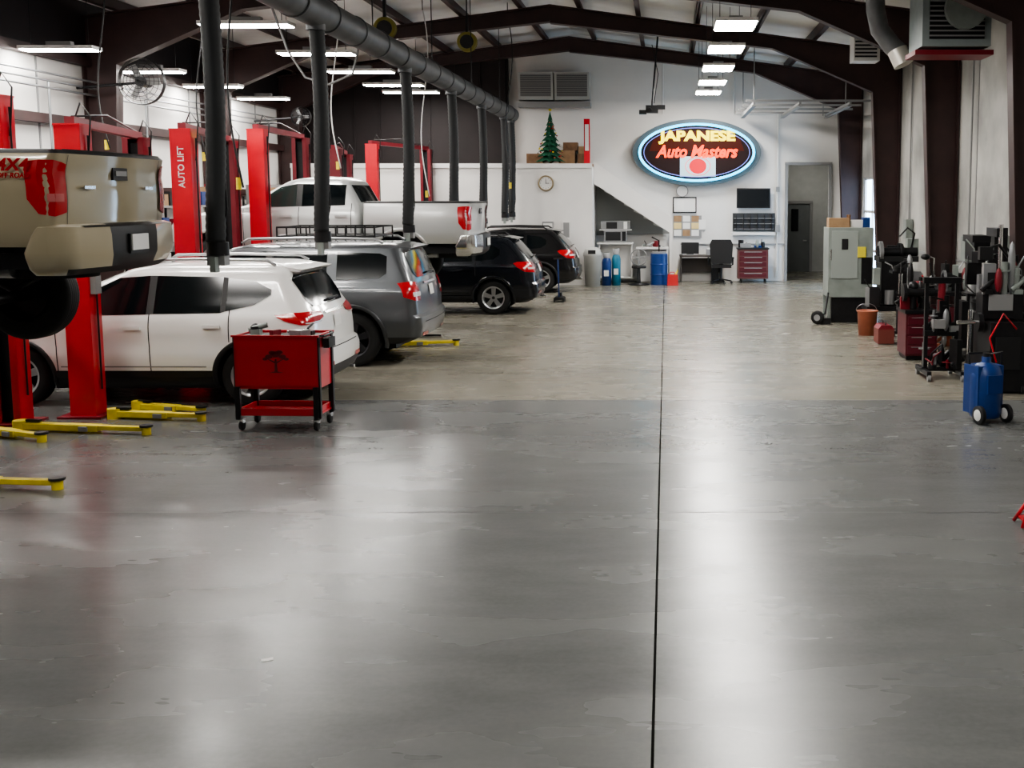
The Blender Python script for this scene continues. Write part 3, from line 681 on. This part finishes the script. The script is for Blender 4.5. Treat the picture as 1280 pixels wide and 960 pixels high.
b.done('tool_cabinet',(2.42,31.5,0),bevel=.006)
b=B()
b.prism([(-.28,.58),(.28,.58),(.31,1.1),(.25,1.22),(-.25,1.22),(-.31,1.1)],-.32,-.22,black); b.box(0,0,.5,.56,.54,.1,black)
for a in (-1,1): b.tube([(a*.28,.15,.5),(a*.34,.15,.52),(a*.34,.12,.72),(a*.34,-.18,.72)],.025,black,6)
b.cyl((0,0,.12),(0,0,.46),.035,black_m)
for i in range(5):
    t=2*pi*i/5; b.tube([(0,0,.13),(.3*cos(t),.3*sin(t),.08)],.022,black_m,6); b.sph((.3*cos(t),.3*sin(t),.035),.035,black,6)
b.box(0,-.2,.6,.1,.04,.25,black_m)
b.done('office_chair',(1.5,30.9,0),bevel=.01)
b=B(); dw=mat('desk_top_dark',(.05,.04,.035),.5); b.box(0,0,.74,1.2,.6,.04,dw)
for a in (-1,1): b.box(a*.56,0,.36,.04,.55,.72,dw)
b.box(0,.25,.45,1.1,.03,.4,dw); b.box(-.3,.1,.95,.5,.04,.32,black); b.box(-.3,.1,.78,.2,.18,.04,black); b.box(-.3,.12,.85,.05,.04,.15,black)
b.box(-.3,-.15,.77,.42,.15,.02,grey_p); b.box(.3,.05,.84,.3,.3,.16,grey_p); b.box(.3,.05,.93,.24,.2,.02,paper); b.box(.4,0,.26,.2,.4,.45,black)
b.done('computer_desk',(.97,31.6,0),bevel=.004)
b=B(); 
for i in range(3):
    for j_ in range(3): b.box(-.28+i*.25,-.006*((i+j_)%2),-.18+j_*.2,.21,.006,.17,[paper,mat('paper_yellow',(.7,.55,.25),.8),cardboard,paper][(i*2+j_)%4])
b.box(.42,0,.05,.2,.006,.28,paper); b.box(0,.01,0,.8,.01,.62,grey_p)
b.done('notice_board',(.60,31.95,1.55))
b=B(); 
for z in (0,.42): b.box(0,0,z,.66,.03,.03,black_m)
for x in (-.32,.32): b.box(x,0,.21,.03,.03,.45,black_m)
b.box(0,.01,.21,.62,.01,.42,white_p); b.box(-.12,0,.2,.2,.012,.28,paper); b.done('picture_frame',(.52,31.95,1.95))
b=B(); b.cyl((0,0,0),(0,.03,0),.16,white_p,n=24); b.lathe([(.15,0),(.17,-.02),(.17,.03)],(0,0,0),(0,1,0),grey_p,24); b.done('wall_thermometer',(.45,31.93,2.55))
b=B(); b.cyl((0,0,0),(0,.05,0),.2,white_p,n=32); b.lathe([(.17,-.01),(.2,-.03),(.215,0),(.2,.05)],(0,0,0),(0,1,0),mat('clock_rim',(.25,.2,.12),.4,.5),32)
b.box(0,-.012,.05,.015,.006,.12,black); b.box(.04,-.012,0,.1,.006,.015,black)
for i in range(12): b.box(.14*cos(i*pi/6),-.006,.14*sin(i*pi/6),.015,.004,.015,black)
b.done('wall_clock',(-3.24,30.33,2.75))
b=B(); b.box(0,0,0,.3,.06,.35,grey_p); b.box(0,-.035,.03,.24,.02,.2,paper); b.box(.5,0,-.05,.22,.05,.5,paper); b.box(.5,-.03,-.05,.16,.02,.4,grey_p); b.box(0,0,-.35,.4,.14,.2,white_p); b.done('wall_dispenser',(-3.2,30.35,1.55))
b=B(); b.box(0,0,0,1.0,.5,.04,white_p); b.box(0,0,.2,.62,.36,.34,grey_p); b.box(-.06,-.185,.2,.42,.01,.24,black); b.box(.24,-.185,.2,.1,.01,.26,black_m)
b.box(0,.05,.5,.8,.3,.24,grey_p); b.box(-.1,-.11,.5,.3,.01,.18,black); b.box(.28,-.11,.5,.1,.01,.2,paper); b.box(0,.05,.37,.9,.4,.02,white_p)
for a in (-1,1): b.box(a*.45,.05,-.5,.04,.4,1.0,white_p)
b.box(0,.05,-.96,1.0,.4,.04,white_p); b.box(0,.22,-.5,.9,.02,.9,white_p)
b.done('microwave_stand',(-1.42,31.35,1.1),bevel=.005)
b=B(); b.box(0,0,.98,.9,.55,.05,white_p); b.box(0,.2,.5,.85,.04,.95,white_paint); b.box(-.4,0,.5,.04,.5,.95,white_p); b.box(.4,0,.5,.04,.5,.95,white_p); clutter(b,0,0,1.0,.7,.3,5,.15,5)
b.done('white_counter',(-.38,31.2,0))
b=B(); b.lathe([(0,0),(.2,0),(.235,.8),(.25,.82),(.25,.88),(.18,1.02),(.0,1.08)],(0,0,0),(0,0,1),mat('bin_grey_white',(.45,.46,.44),.5),28); b.box(0,-.2,.93,.2,.1,.1,black); b.done('waste_bin',(-1.98,30.0,0))
def tank(x,y,m,h=.85,r=.13):
    b=B(); b.lathe([(0,0),(r,0),(r,h*.75),(r*.8,h*.85),(r*.3,h*.9),(r*.3,h),(0,h)],(0,0,0),(0,0,1),m,24)
    b.lathe([(r*.7,h*.88),(r*.75,h*1.05),(r*.6,h*1.05)],(0,0,0),(0,0,1),grey_p,20); b.box(0,-r,h*.4,r,.01,.16,paper); b.done('refrigerant_cylinder',(x,y,0))
tank(-1.62,30.3,blue_p); tank(-1.36,30.35,mat('teal_plastic',(.02,.17,.27),.4),.95,.12)
b=B(); b.cyl((0,0,0),(0,0,.85),.23,blue_p,n=28)
for z in (.28,.56): b.lathe([(.23,-.02),(.245,0),(.23,.02)],(0,0,z),(0,0,1),blue_p,28)
b.cyl((0,0,.85),(0,0,.9),.2,grey_p); b.tube([(0,0,.9),(0,0,1.2),(-.2,0,1.3)],.02,black_m,6); b.done('oil_drum',(-.2,30.6,0))
b=B(); b.lathe([(0,.0),(.28,0),(.3,.03),(.05,.06),(.04,.45)],(0,0,0),(0,0,1),black_m,24); b.lathe([(0,.45),(.2,.46),(.2,.52),(0,.53)],(0,0,0),(0,0,1),black,24)
b.tube([(.22*cos(i*pi/10),0,.75+.22*sin(i*pi/10)) for i in range(20)],.015,grey_p,6,closed=True); b.cyl((0,0,.5),(0,0,.75),.02,grey_p)
for i in range(4): b.box(.1*cos(i*pi/2),0,.75+.1*sin(i*pi/2),.16,.02,.07,grey_p,ry=-i*pi/2)
b.done('pedestal_fan',(-.75,30.5,0))
b=B(); rr_=mat('jerrycan_red',(.5,.02,.02),.4); b.box(0,0,.15,.3,.2,.3,rr_,taper=.9); b.cyl((.08,0,.3),(.14,0,.42),.025,yellow,r1=.015); b.tube([(-.1,0,.3),(-.06,0,.36),(.04,0,.36),(.06,0,.3)],.014,rr_,6); b.done('petrol_can',(.17,30.3,0),bevel=.02)
b=B()
for x in (-.1,1.9,3.15): b.cyl((x,31.93,4.7 if x<3 else .1),(x,31.93,roofz(x)-.1 if x<3 else 4.7),.022,white_p,n=8)
b.cyl((1.9,31.93,4.7),(3.15,31.93,4.7),.022,white_p,n=8); b.box(3.15,31.9,1.5,.12,.08,.2,grey_p); b.box(3.15,31.9,2.6,.1,.08,.14,grey_p)
b.done('electrical_conduit')
b=B(); b.T=Matrix.Diagonal((.88,.88,.70,1))
for i in range(9):
    z=.12+i*.2; r=.50-i*.052
    vs=[(r*cos(k*pi/10)*(1 if k%2 else .7),r*sin(k*pi/10)*(1 if k%2 else .7),z-.07*(k%2)) for k in range(20)]+[(0,0,z+.32)]
    b.add(vs,[(k,(k+1)%20,20) for k in range(20)],green_tree)
b.cyl((0,0,0),(0,0,.2),.04,wood); b.sph((0,0,2.08),.05,yellow,6)
for i in range(40):
    t=random.random()*6.28; h=random.random()*1.5; r=(.46-h*.27); b.sph((r*cos(t),r*sin(t),.15+h),.028,[tail_red,yellow,chrome,orange][i%4],5)
b.done('christmas_tree',(-3.18,31.05,3.29))
b=B()
for (x,z,w,h,m_) in ((-.1,.2,.45,.4,cardboard),(.35,.15,.3,.3,wood),(0,.5,.4,.22,wood),(.35,.4,.25,.2,cardboard),(-1.0,.15,.45,.3,wood)): b.box(x,0,z,w,.35,h,m_)
b.done('storage_boxes',(-2.68,31.75,3.285))
b=B(); b.box(0,0,.6,.16,.12,1.2,lift_red); b.box(0,-.07,.7,.1,.01,.7,white_p); b.done('red_banner_stand',(-2.15,30.7,3.28))
b=B()
for x in (-.5,.5): 
    b.box(x,0,0,.96,.5,.75,mat('ac_grey',(.42,.43,.42),.5)); b.box(x,-.255,.02,.84,.01,.6,mat('vent_mid',(.10,.10,.10),.6))
    for i in range(12): b.box(x,-.265,-.25+i*.05,.84,.02,.02,grey_p)
b.box(0,0,-.5,2.0,.5,.14,grey_p)
b.done('air_conditioner',(-3.1,31.6,5.42))
b=B()
for x in (2.1,3.2,4.4): b.box(x,29.3,4.62,.05,4.2,.06,grey_p); b.box(x,29.3,4.55,.1,4.2,.015,grey_p)
for y in (27.3,28.6,29.9,31.2): b.box(3.4,y,4.68,3.0,.05,.05,grey_p)
for y in (27.3,31.2):
    for x in (2.1,4.3): b.cyl((x,y,4.6),(x,y,roofz(x)-.01),.015,grey_p,n=6)
b.done('overhead_door_track')
b=B(); b.cyl((0.15,0,1.9),(0,0,.15),.022,black_m,n=8); b.box(0,0,.05,.3,.24,.18,black); b.cyl((-.05,-.12,.03),(-.05,-.22,.02),.05,black_m); b.box(.22,0,.1,.2,.12,.1,black); b.box(-.22,0,-.02,.18,.14,.1,black_m); b.tube([(0,.1,1.6),(.15,.1,.9),(.05,.1,.2)],.01,black,5)
b.done('security_camera',(-.35,27.6,4.45))
for (x,y,z) in ((-4.35,25.0,5.75),(-5.4,22.0,5.6)):
    b=B(); b.lathe([(0,-.06),(.2,-.06),(.22,-.04),(.12,-.03),(.12,.03),(.22,.04),(.2,.06),(0,.06)],(0,0,0),(0,1,0),mat('reel_yellow',(.22,.19,.03),.5),28)
    b.cyl((0,-.07,0),(0,.07,0),.15,black); b.box(0,0,.3,.05,.1,.5,black_m); b.cyl((0,0,.5),(0,0,roofz(x)-z-.01),.015,black_m,n=6); b.done('cord_reel',(x,y,z))
for (x,y,z0) in ((-5.2,17.0,1.6),(-5.0,13.2,2.5),(-5.9,20.3,2.9),(-5.1,24.0,2.4),(-3.6,26.0,2.6),(-7.6,18.6,3.0),(-8.2,16.6,3.1)):
    b=B(); top=roofz(x)-.3-z0
    b.tube([(.1*sin(i*.35),.05*cos(i*.5),top*(1-i/20)) for i in range(21)],.012,[black,white_p][int(x*10)%2],6); b.cyl((0,0,-.02),(.0,0,.12),.03,yellow); b.cyl((0,0,top),(0,0,top+.29),.01,black,n=5)
    b.done('air_hose',(x,y,z0))
b=B(); b.tube([(-.9,0,2.2),(-.6,0,1.3),(-.35,0,.9),(0,0,.8),(.35,0,.95),(.5,0,1.5)],.018,grey_p,8); b.done('looped_hose',(-5.0,16.9,3.55-.3))
for (x,y,z,r) in ((-9.2,20.0,4.40,.40),(-9.0,28,4.35,.24)):
    b=B()
    for k in range(1,7): b.tube([(r*k/6*cos(i*pi/14),-.12*(1-(k/6)**2)-.05,r*k/6*sin(i*pi/14)) for i in range(28)],.005,black_m,4,closed=True)
    for k in range(16): b.tube([(r*q/4*cos(k*pi/8),-.12*(1-(q/4)**2)-.055,r*q/4*sin(k*pi/8)) for q in range(5)],.004,black_m,4)
    for k in range(3): b.box(r*.45*cos(k*2.09),0,r*.45*sin(k*2.09),r*.7,.02,r*.3,grey_p,ry=-k*2.09,rx=.3)
    b.cyl((0,-.08,0),(0,.25,0),r*.22,black_m); b.cyl((0,.1,0),(-1.2,.1,-.1),.025,black_m); b.lathe([(r,-.06),(r*1.02,0),(r,.06)],(0,0,0),(0,1,0),black_m,28)
    b.done('wall_fan',(x,y,z))
b=B(); 
for k in range(3): b.cyl((-10.3,14,4.2+k*.12),(-10.3,30,4.2+k*.12),.02,galv,n=6)
for y in (19,22.5,26): b.box(-10.3,y,2.6,.16,.5,.8,machine_grey); b.cyl((-10.3,y,3.0),(-10.3,y,4.3),.02,galv,n=6)
b.done('wall_conduit_boxes')
for y in (17.2,22.0,24.2,28.0):
    b=B()
    for z in (.1,.8,1.5,2.2): b.box(0,0,z,.5,1.8,.04,grey_p)
    for a in (-1,1):
        for c_ in (-1,1): b.box(a*.23,c_*.88,1.2,.04,.04,2.4,black_m)
    for z in (.12,.82,1.52,2.22): 
        R=random.Random(int(y*10+z*7))
        for k in range(5): 
            h=.2+R.random()*.3; b.box(0,-.7+k*.34,z+h/2,.36,.26,h,R.choice([cardboard,black,grey_p,lift_dred,blue_p,white_p]))
    b.done('storage_shelf',(-9.95,y,0))
b=B(); b.box(0,0,0,1.0,.9,.85,mat('heater_grey',(.26,.30,.30),.5,noise=.15)); b.box(0,-.46,0,.8,.02,.65,black_m)
for i in range(9): b.box(0,-.475,-.28+i*.07,.8,.03,.02,grey_p)
b.box(0,0,-.5,1.15,.7,.07,lift_dred); b.cyl((-.35,0,-.45),(-.35,0,-.3),.1,galv)
b.cyl((.1,.0,.1),(.1,-.6,.1),.3,machine_grey,n=28)
for a in (-1,1): b.cyl((a*.45,0,.4),(a*.45,0,.92),.015,black_m,n=6)
b.done('unit_heater',(4.22,17.1,5.0))
b=B(); pts=[(3.25,18.0,5.9),(3.28,18.0,5.3),(3.35,18.0,5.0),(3.55,18,4.75),(3.7,18,4.62)]
b.tube([(3.2,18,6.0)]+pts,.15,mat('flue_grey',(.20,.205,.21),.45,.5,noise=.3),20)
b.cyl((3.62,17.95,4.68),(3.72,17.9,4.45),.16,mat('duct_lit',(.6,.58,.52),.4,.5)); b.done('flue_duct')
b=B(); b.box(0,0,0,.5,.5,.72,white_p); 
for i in range(9): b.box(-.02,-.26,-.28+i*.07,.42,.03,.03,black_m)
for a in (-1,1): b.cyl((a*.2,0,.3),(a*.2,0,roofz(4.05)-5.35-.02),.012,black_m,n=6)
b.done('louvred_heater',(3.85,22.2,5.35))
b=B()
for y,z1 in ((19.4,5.5),(17.0,5.4),(24.2,5.2)): b.cyl((5.22,y,.3),(5.22,y,z1),.018,grey_p,n=8)
for y,z in ((19.4,1.5),(17.0,1.6),(24.2,1.7)): b.box(5.2,y,z,.14,.3,.42,machine_grey)
b.done('wall_pipes')

# ------------------------------------------------------------ RIGHT SIDE MACHINES
b=B(); b.box(0,0,1.15,.85,.7,1.32,machine_grey); b.box(0,0,.25,.7,.6,.46,black_m)
for a in (-1,1): b.box(a*.4,-.3,.25,.06,.06,.5,machine_grey); b.box(a*.4,.3,.25,.06,.06,.5,machine_grey)
b.box(-.12,-.36,1.3,.5,.02,.9,mat('machine_panel',(.29,.32,.30),.4)); b.box(-.12,-.375,1.5,.12,.01,.2,black); b.box(.2,-.375,1.35,.16,.01,.2,mat('label_yellow',(.7,.6,.05),.6))
b.box(.3,-.36,1.0,.2,.02,.5,black_m); b.cyl((-.38,-.37,1.2),(-.38,-.37,1.4),.015,chrome)
b.box(-.2,0,1.90,.4,.3,.18,cardboard); b.box(.15,.05,1.88,.25,.25,.14,white_p); b.box(.33,0,1.9,.14,.2,.2,blue_p)
b.cyl((.0,0,1.81),(0,0,2.05),.04,wood)
b.done('machine_cabinet',(3.5,21.6,0),bevel=.012)
b=B(); b.lathe([(.05,-.04),(.11,-.05),(.13,0),(.11,.05),(.05,.04)],(-.0,0,.13),(.4,1,0),rubber,24); b.cyl((-.02,-.05,.13),(.02,.05,.13),.06,grey_p); b.tube([(0,0,.13),(.15,.05,.2),(.2,.05,.6)],.02,black_m,6); b.box(.15,.05,.06,.2,.15,.12,black_m); b.done('hand_truck',(2.85,21.0,0))
b=B(); b.box(0,0,.42,1.0,.6,.08,black_m)
for a in (-1,1): 
    for c_ in (-1,1): b.box(a*.45,c_*.25,.2,.06,.06,.4,black_m)
b.box(0,0,.86,.5,.45,.8,black_m); b.box(.05,0,1.3,.7,.5,.1,black); b.cyl((-.3,-.1,1.42),(.4,-.1,1.42),.08,black_m); b.cyl((-.28,-.1,1.42),(-.22,-.1,1.42),.19,galv,n=24); b.cyl((.1,-.1,1.42),(.14,-.1,1.42),.15,black_m,n=24)
b.tube([(.3,0,1.4),(.35,-.1,1.75),(.2,-.2,1.85),(.05,-.25,1.7)],.018,black,6); b.box(.35,.1,1.5,.2,.2,.3,machine_grey); b.cyl((-.1,-.2,.5),(-.1,-.2,.75),.09,galv)
b.box(-.35,-.3,1.0,.12,.1,.3,machine_grey); clutter(b,0,-.15,.46,.9,.35,12,.45,11); clutter(b,0,0,1.35,.7,.3,8,.2,12)
b.done('brake_lathe',(4.05,20.0,0),bevel=.008)
b=B(); b.lathe([(0,0),(.15,0),(.175,.4),(.19,.41),(.19,.43),(.16,.43),(.14,.05),(0,.05)],(0,0,0),(0,0,1),orange,24); b.tube([(.18*cos(t),.1,.42+.12*sin(t)) for t in [i*pi/10 for i in range(11)]],.006,galv,5); b.done('bucket',(3.50,19.4,0))
b=B(); b.box(0,0,.13,.26,.4,.24,mat('toolbox_red',(.17,.04,.03),.5)); b.prism([(-.13,.25),(.13,.25),(.08,.31),(-.08,.31)],-.2,.2,lift_dred); b.tube([(0,-.12,.31),(0,-.1,.37),(0,.1,.37),(0,.12,.31)],.01,black_m,6); b.done('toolbox',(3.58,18.3,0),bevel=.006)
b=B()
for a in (-1,1):
    b.box(a*.16,0,.07,.05,.6,.05,black_m)
    for c_ in (-1,1): b.cyl((a*.18-.015,c_*.26,.04),(a*.18+.015,c_*.26,.04),.04,grey_p)
b.box(0,0,.08,.35,.1,.05,black_m); b.cyl((0,0,.1),(0,0,.7),.06,black_m); b.cyl((0,0,.7),(0,0,1.1),.035,chrome); b.box(0,0,1.12,.34,.3,.04,black_m); b.tube([(-.02,-.2,.1),(-.06,-.25,.7),(-.05,-.28,1.3)],.015,black,6); clutter(b,0,0,1.14,.3,.25,8,.22,71)
b.done('transmission_jack',(4.0,19.1,0),bevel=.004)
b=B(); b.box(0,0,.86,1.0,.7,.06,black_m)
for a in (-1,1):
    for c_ in (-1,1): b.box(a*.45,c_*.3,.42,.06,.06,.84,black_m)
b.box(0,0,.25,.95,.6,.03,black_m); b.box(.1,.0,.5,.5,.45,.3,maroon)
b.box(-.2,-.1,.96,.16,.24,.16,black_m); b.box(-.2,-.28,1.06,.14,.12,.1,black_m); b.box(-.2,0,1.06,.14,.14,.1,black_m); b.cyl((-.32,-.34,1.0),(-.08,-.34,1.0),.012,chrome); b.cyl((-.2,-.36,1.03),(-.2,-.1,1.03),.03,chrome)
b.cyl((.1,0,1.1),(.5,0,1.1),.08,black_m); b.cyl((.1,0,1.1),(.14,0,1.1),.12,galv,n=24); b.cyl((.46,0,1.1),(.5,0,1.1),.12,galv,n=24); b.box(.3,0,.96,.14,.14,.15,black_m)
clutter(b,0,.1,.89,.9,.4,26,.4,21); clutter(b,0,0,.27,.8,.4,8,.2,22); clutter(b,-.1,-.2,.0,.7,.2,6,.2,23,[orange,black,galv])
b.tube([(.0,.2,.9),(.0,.2,1.4),(-.15,.1,1.45)],.015,chrome,6); b.sph((-.17,.08,1.43),(.08,.08,.05),black_m,8)
b.done('workbench',(4.35,18.0,0),bevel=.005)
b=B(); b.box(0,0,.38,.46,.6,.62,maroon); b.box(0,0,.72,.5,.64,.05,black_m); b.box(0,0,.04,.42,.5,.06,black)
for i in range(4): b.box(0,-.305,.16+i*.145,.4,.012,.12,mat('drawer_maroon',(.10,.010,.02),.35)); b.box(0,-.315,.2+i*.145,.3,.012,.008,grey_p)
clutter(b,0,.05,.745,.42,.45,20,.35,31)
b.cyl((-.1,-.15,.75),(-.1,-.15,1.05),.05,black_m); b.sph((-.1,-.15,1.08),.08,black_m,8); b.tube([(.1,-.1,.75),(.12,-.1,1.1),(.0,-.25,1.25)],.014,lift_red,6)
b.cyl((-.25,-.2,1.0),(.2,-.2,1.0),.06,black_m); b.cyl((-.27,-.2,1.0),(-.22,-.2,1.0),.13,black_m,n=20)
b.done('drawer_cabinet',(3.74,16.6,0),bevel=.005)
b=B(); b.box(0,0,.03,.4,.5,.06,black_m); b.cyl((0,.1,.05),(0,.1,1.75),.045,galv); b.box(0,0,.95,.32,.34,.04,black_m); b.box(0,-.05,1.6,.24,.5,.28,black_m); b.cyl((0,-.15,1.2),(0,-.15,1.48),.035,chrome); b.box(0,0,1.78,.28,.55,.1,black)
for k in range(3): b.cyl((.13,-.1,1.5),(.16,-.1+.16*cos(k*2.09),1.5+.16*sin(k*2.09)),.01,chrome,n=6)
b.box(-.18,0,.5,.1,.3,.7,black_m); b.done('drill_press',(4.62,16.7,0),bevel=.006)
b=B(); b.box(0,0,.4,.7,.7,.75,black_m,taper=.85); b.box(0,-.33,.5,.4,.04,.4,grey_p); b.cyl((0,0,.78),(0,0,.86),.34,black_m,n=28)
for i in range(4): t=i*pi/2+.4; b.box(.2*cos(t),.2*sin(t),.89,.26,.07,.06,galv,rz=t)
b.box(.1,.42,1.15,.18,.18,1.65,black_m); b.box(.0,.25,1.92,.12,.5,.12,black_m); b.cyl((0,.02,1.3),(0,.02,2.03),.03,chrome); b.box(0,.02,1.3,.1,.14,.08,black)
b.tube([(-.3,-.3,.2),(-.45,-.40,.12),(-.5,-.45,.05)],.03,black_m,6); b.tube([(.2,.4,1.7),(.35,.2,1.4),(.35,-.1,.9),(.3,-.3,.6)],.015,black,6)
b.cyl((.28,.42,.9),(.28,.42,1.6),.09,black_m); b.box(-.25,.4,1.35,.2,.12,.3,black_m); b.tube([(-.35,.3,1.6),(-.4,.2,1.2),(-.2,.1,1.0)],.012,black,6)
b.cyl((-.4,-.1,.3),(-.4,-.1,.9),.04,chrome); clutter(b,0,.1,.87,.6,.4,20,.6,41); clutter(b,.0,.35,1.5,.5,.1,7,.3,42)
b.done('tyre_changer',(4.46,14.95,0),bevel=.008)
b=B(); b.box(0,0,.45,.45,.6,.85,black_m,taper=.9); b.box(0,.1,1.05,.5,.3,.3,black_m); b.box(-.03,-.06,1.1,.3,.02,.2,grey_p); b.cyl((-.2,0,.85),(-.55,0,.85),.025,chrome); b.cyl((-.24,0,.85),(-.3,0,.85),.12,black_m,n=24)
b.tube([(.2,.2,.9),(.25,.25,1.5),(.0,.2,1.8),(-.2,.1,1.75)],.02,black_m,6); b.box(-.2,.08,1.70,.16,.1,.16,black)
for a in (-1,1): b.cyl((a*.2-.02,-.28,.05),(a*.2+.02,-.28,.05),.05,rubber)
b.box(.0,-.31,.5,.3,.02,.4,black); b.tube([(.1,-.3,.8),(-.1,-.42,1.0),(-.25,-.4,.7),(-.15,-.36,.4)],.012,lift_red,6); clutter(b,0,.0,1.2,.4,.2,12,.5,51)
b.done('wheel_balancer',(4.15,13.8,0),bevel=.01)
b=B()
for a in (-1,1): b.box(a*.22,0,.1,.06,.7,.06,black_m); b.cyl((a*.22-.02,-.33,.045),(a*.22+.02,-.33,.045),.045,grey_p); b.cyl((a*.22-.02,.33,.045),(a*.22+.02,.33,.045),.045,grey_p); b.box(a*.2,0,.7,.05,.06,1.25,black_m)
b.box(0,0,1.3,.5,.1,.08,black_m); b.box(0,0,.6,.45,.1,.07,black_m); b.cyl((0,0,.9),(0,0,1.28),.05,lift_dred); b.cyl((0,0,.65),(0,0,.9),.03,chrome); b.box(0,0,.12,.5,.08,.05,black_m)
b.tube([(0,-.06,1.05),(-.2,-.2,1.1)],.012,black,6); b.box(-.05,-.05,.73,.16,.14,.12,grey_p); clutter(b,0,.0,.62,.4,.1,12,.45,61); clutter(b,0,0,.14,.4,.4,14,.35,62)
b.done('shop_press',(3.64,14.75,0),bevel=.004)
b=B(); b.lathe([(0,.05),(.15,.05),(.17,.1),(.17,.5),(.14,.6),(.05,.64),(.05,.7),(0,.7)],(0,0,0),(0,0,1),blue_p,28)
b.box(0,.04,.35,.32,.26,.52,blue_p); b.box(0,-.12,.42,.18,.1,.2,blue_p)
for a in (-1,1): b.lathe([(0,-.025),(.07,-.025),(.1,-.02),(.1,.02),(.07,.025),(0,.025)],(a*.17,-.14,.1),(1,0,0),black,28); b.lathe([(0,-.03),(.06,-.028),(.065,0),(.06,.028),(0,.03)],(a*.17,-.14,.1),(1,0,0),white_p,28)
b.tube([(-.13,.1,.55),(-.13,.14,.72),(.13,.14,.72),(.13,.1,.55)],.015,black_m,8); b.cyl((0,0,.7),(0,0,.74),.04,black); b.tube([(0,0,.72),(.12,-.1,.76),(.2,0,.5)],.012,black,6)
b.done('oil_drain_tank',(3.42,11.85,0),rz=.35,bevel=.012)
b=B()
for a in (-1,1):
    for c_ in (-1,1): b.tube([(a*.1,c_*.1,.01),(a*.03,c_*.03,.17)],.014,lift_red,6)
b.box(0,0,.05,.16,.16,.015,lift_red); b.cyl((0,0,.08),(0,0,.22),.02,black_m); b.box(0,0,.22,.1,.04,.03,black_m); b.done('jack_stand',(2.68,8.0,0))
b=B(); b.tube([(0,0,.02),(-.1,.1,.02),(0,.25,.02),(.2,.2,.02),(.25,.0,.02),(.4,-.05,.02),(.8,.1,.02)],.016,black,8); b.done('rubber_hose',(3.78,11.2,0))
b=B(); b.box(0,0,.08,.2,.4,.06,black_m); 
for a in (-1,1): b.cyl((a*.1-.02,.16,.05),(a*.1+.02,.16,.05),.05,black_m); b.cyl((a*.1-.02,-.16,.05),(a*.1+.02,-.16,.05),.05,black_m)
b.tube([(0,-.14,.12),(.0,-.25,.7),(.0,-.3,1.0)],.016,blue_p,8); b.box(0,-.3,1.0,.2,.03,.03,black); b.cyl((0,.1,.1),(0,.1,.2),.05,black_m); b.done('trolley_jack',(-2.45,25.6,0))
b=B(); b.box(0,0,.002,.06,.04,.002,paper,rz=.4); b.done('paper_scrap',(-2.08,5.6,0))

# ------------------------------------------------------------ WORLD + CAMERA
w=bpy.data.worlds.new('world'); S.world=w; w.use_nodes=True
w.node_tree.nodes['Background'].inputs[0].default_value=(.6,.7,.8,1); w.node_tree.nodes['Background'].inputs[1].default_value=.3
cd=bpy.data.cameras.new('cam'); cam=bpy.data.objects.new('camera',cd); COL.objects.link(cam)
f=1400; cd.sensor_width=36; cd.lens=f*36/1280; cd.shift_x=-(833-640)/1280; cd.shift_y=-(480-405)/1280
cam.location=(0,0,2.4); cam.rotation_euler=(radians(90-6.5),0,0); cd.clip_end=200
S.camera=cam
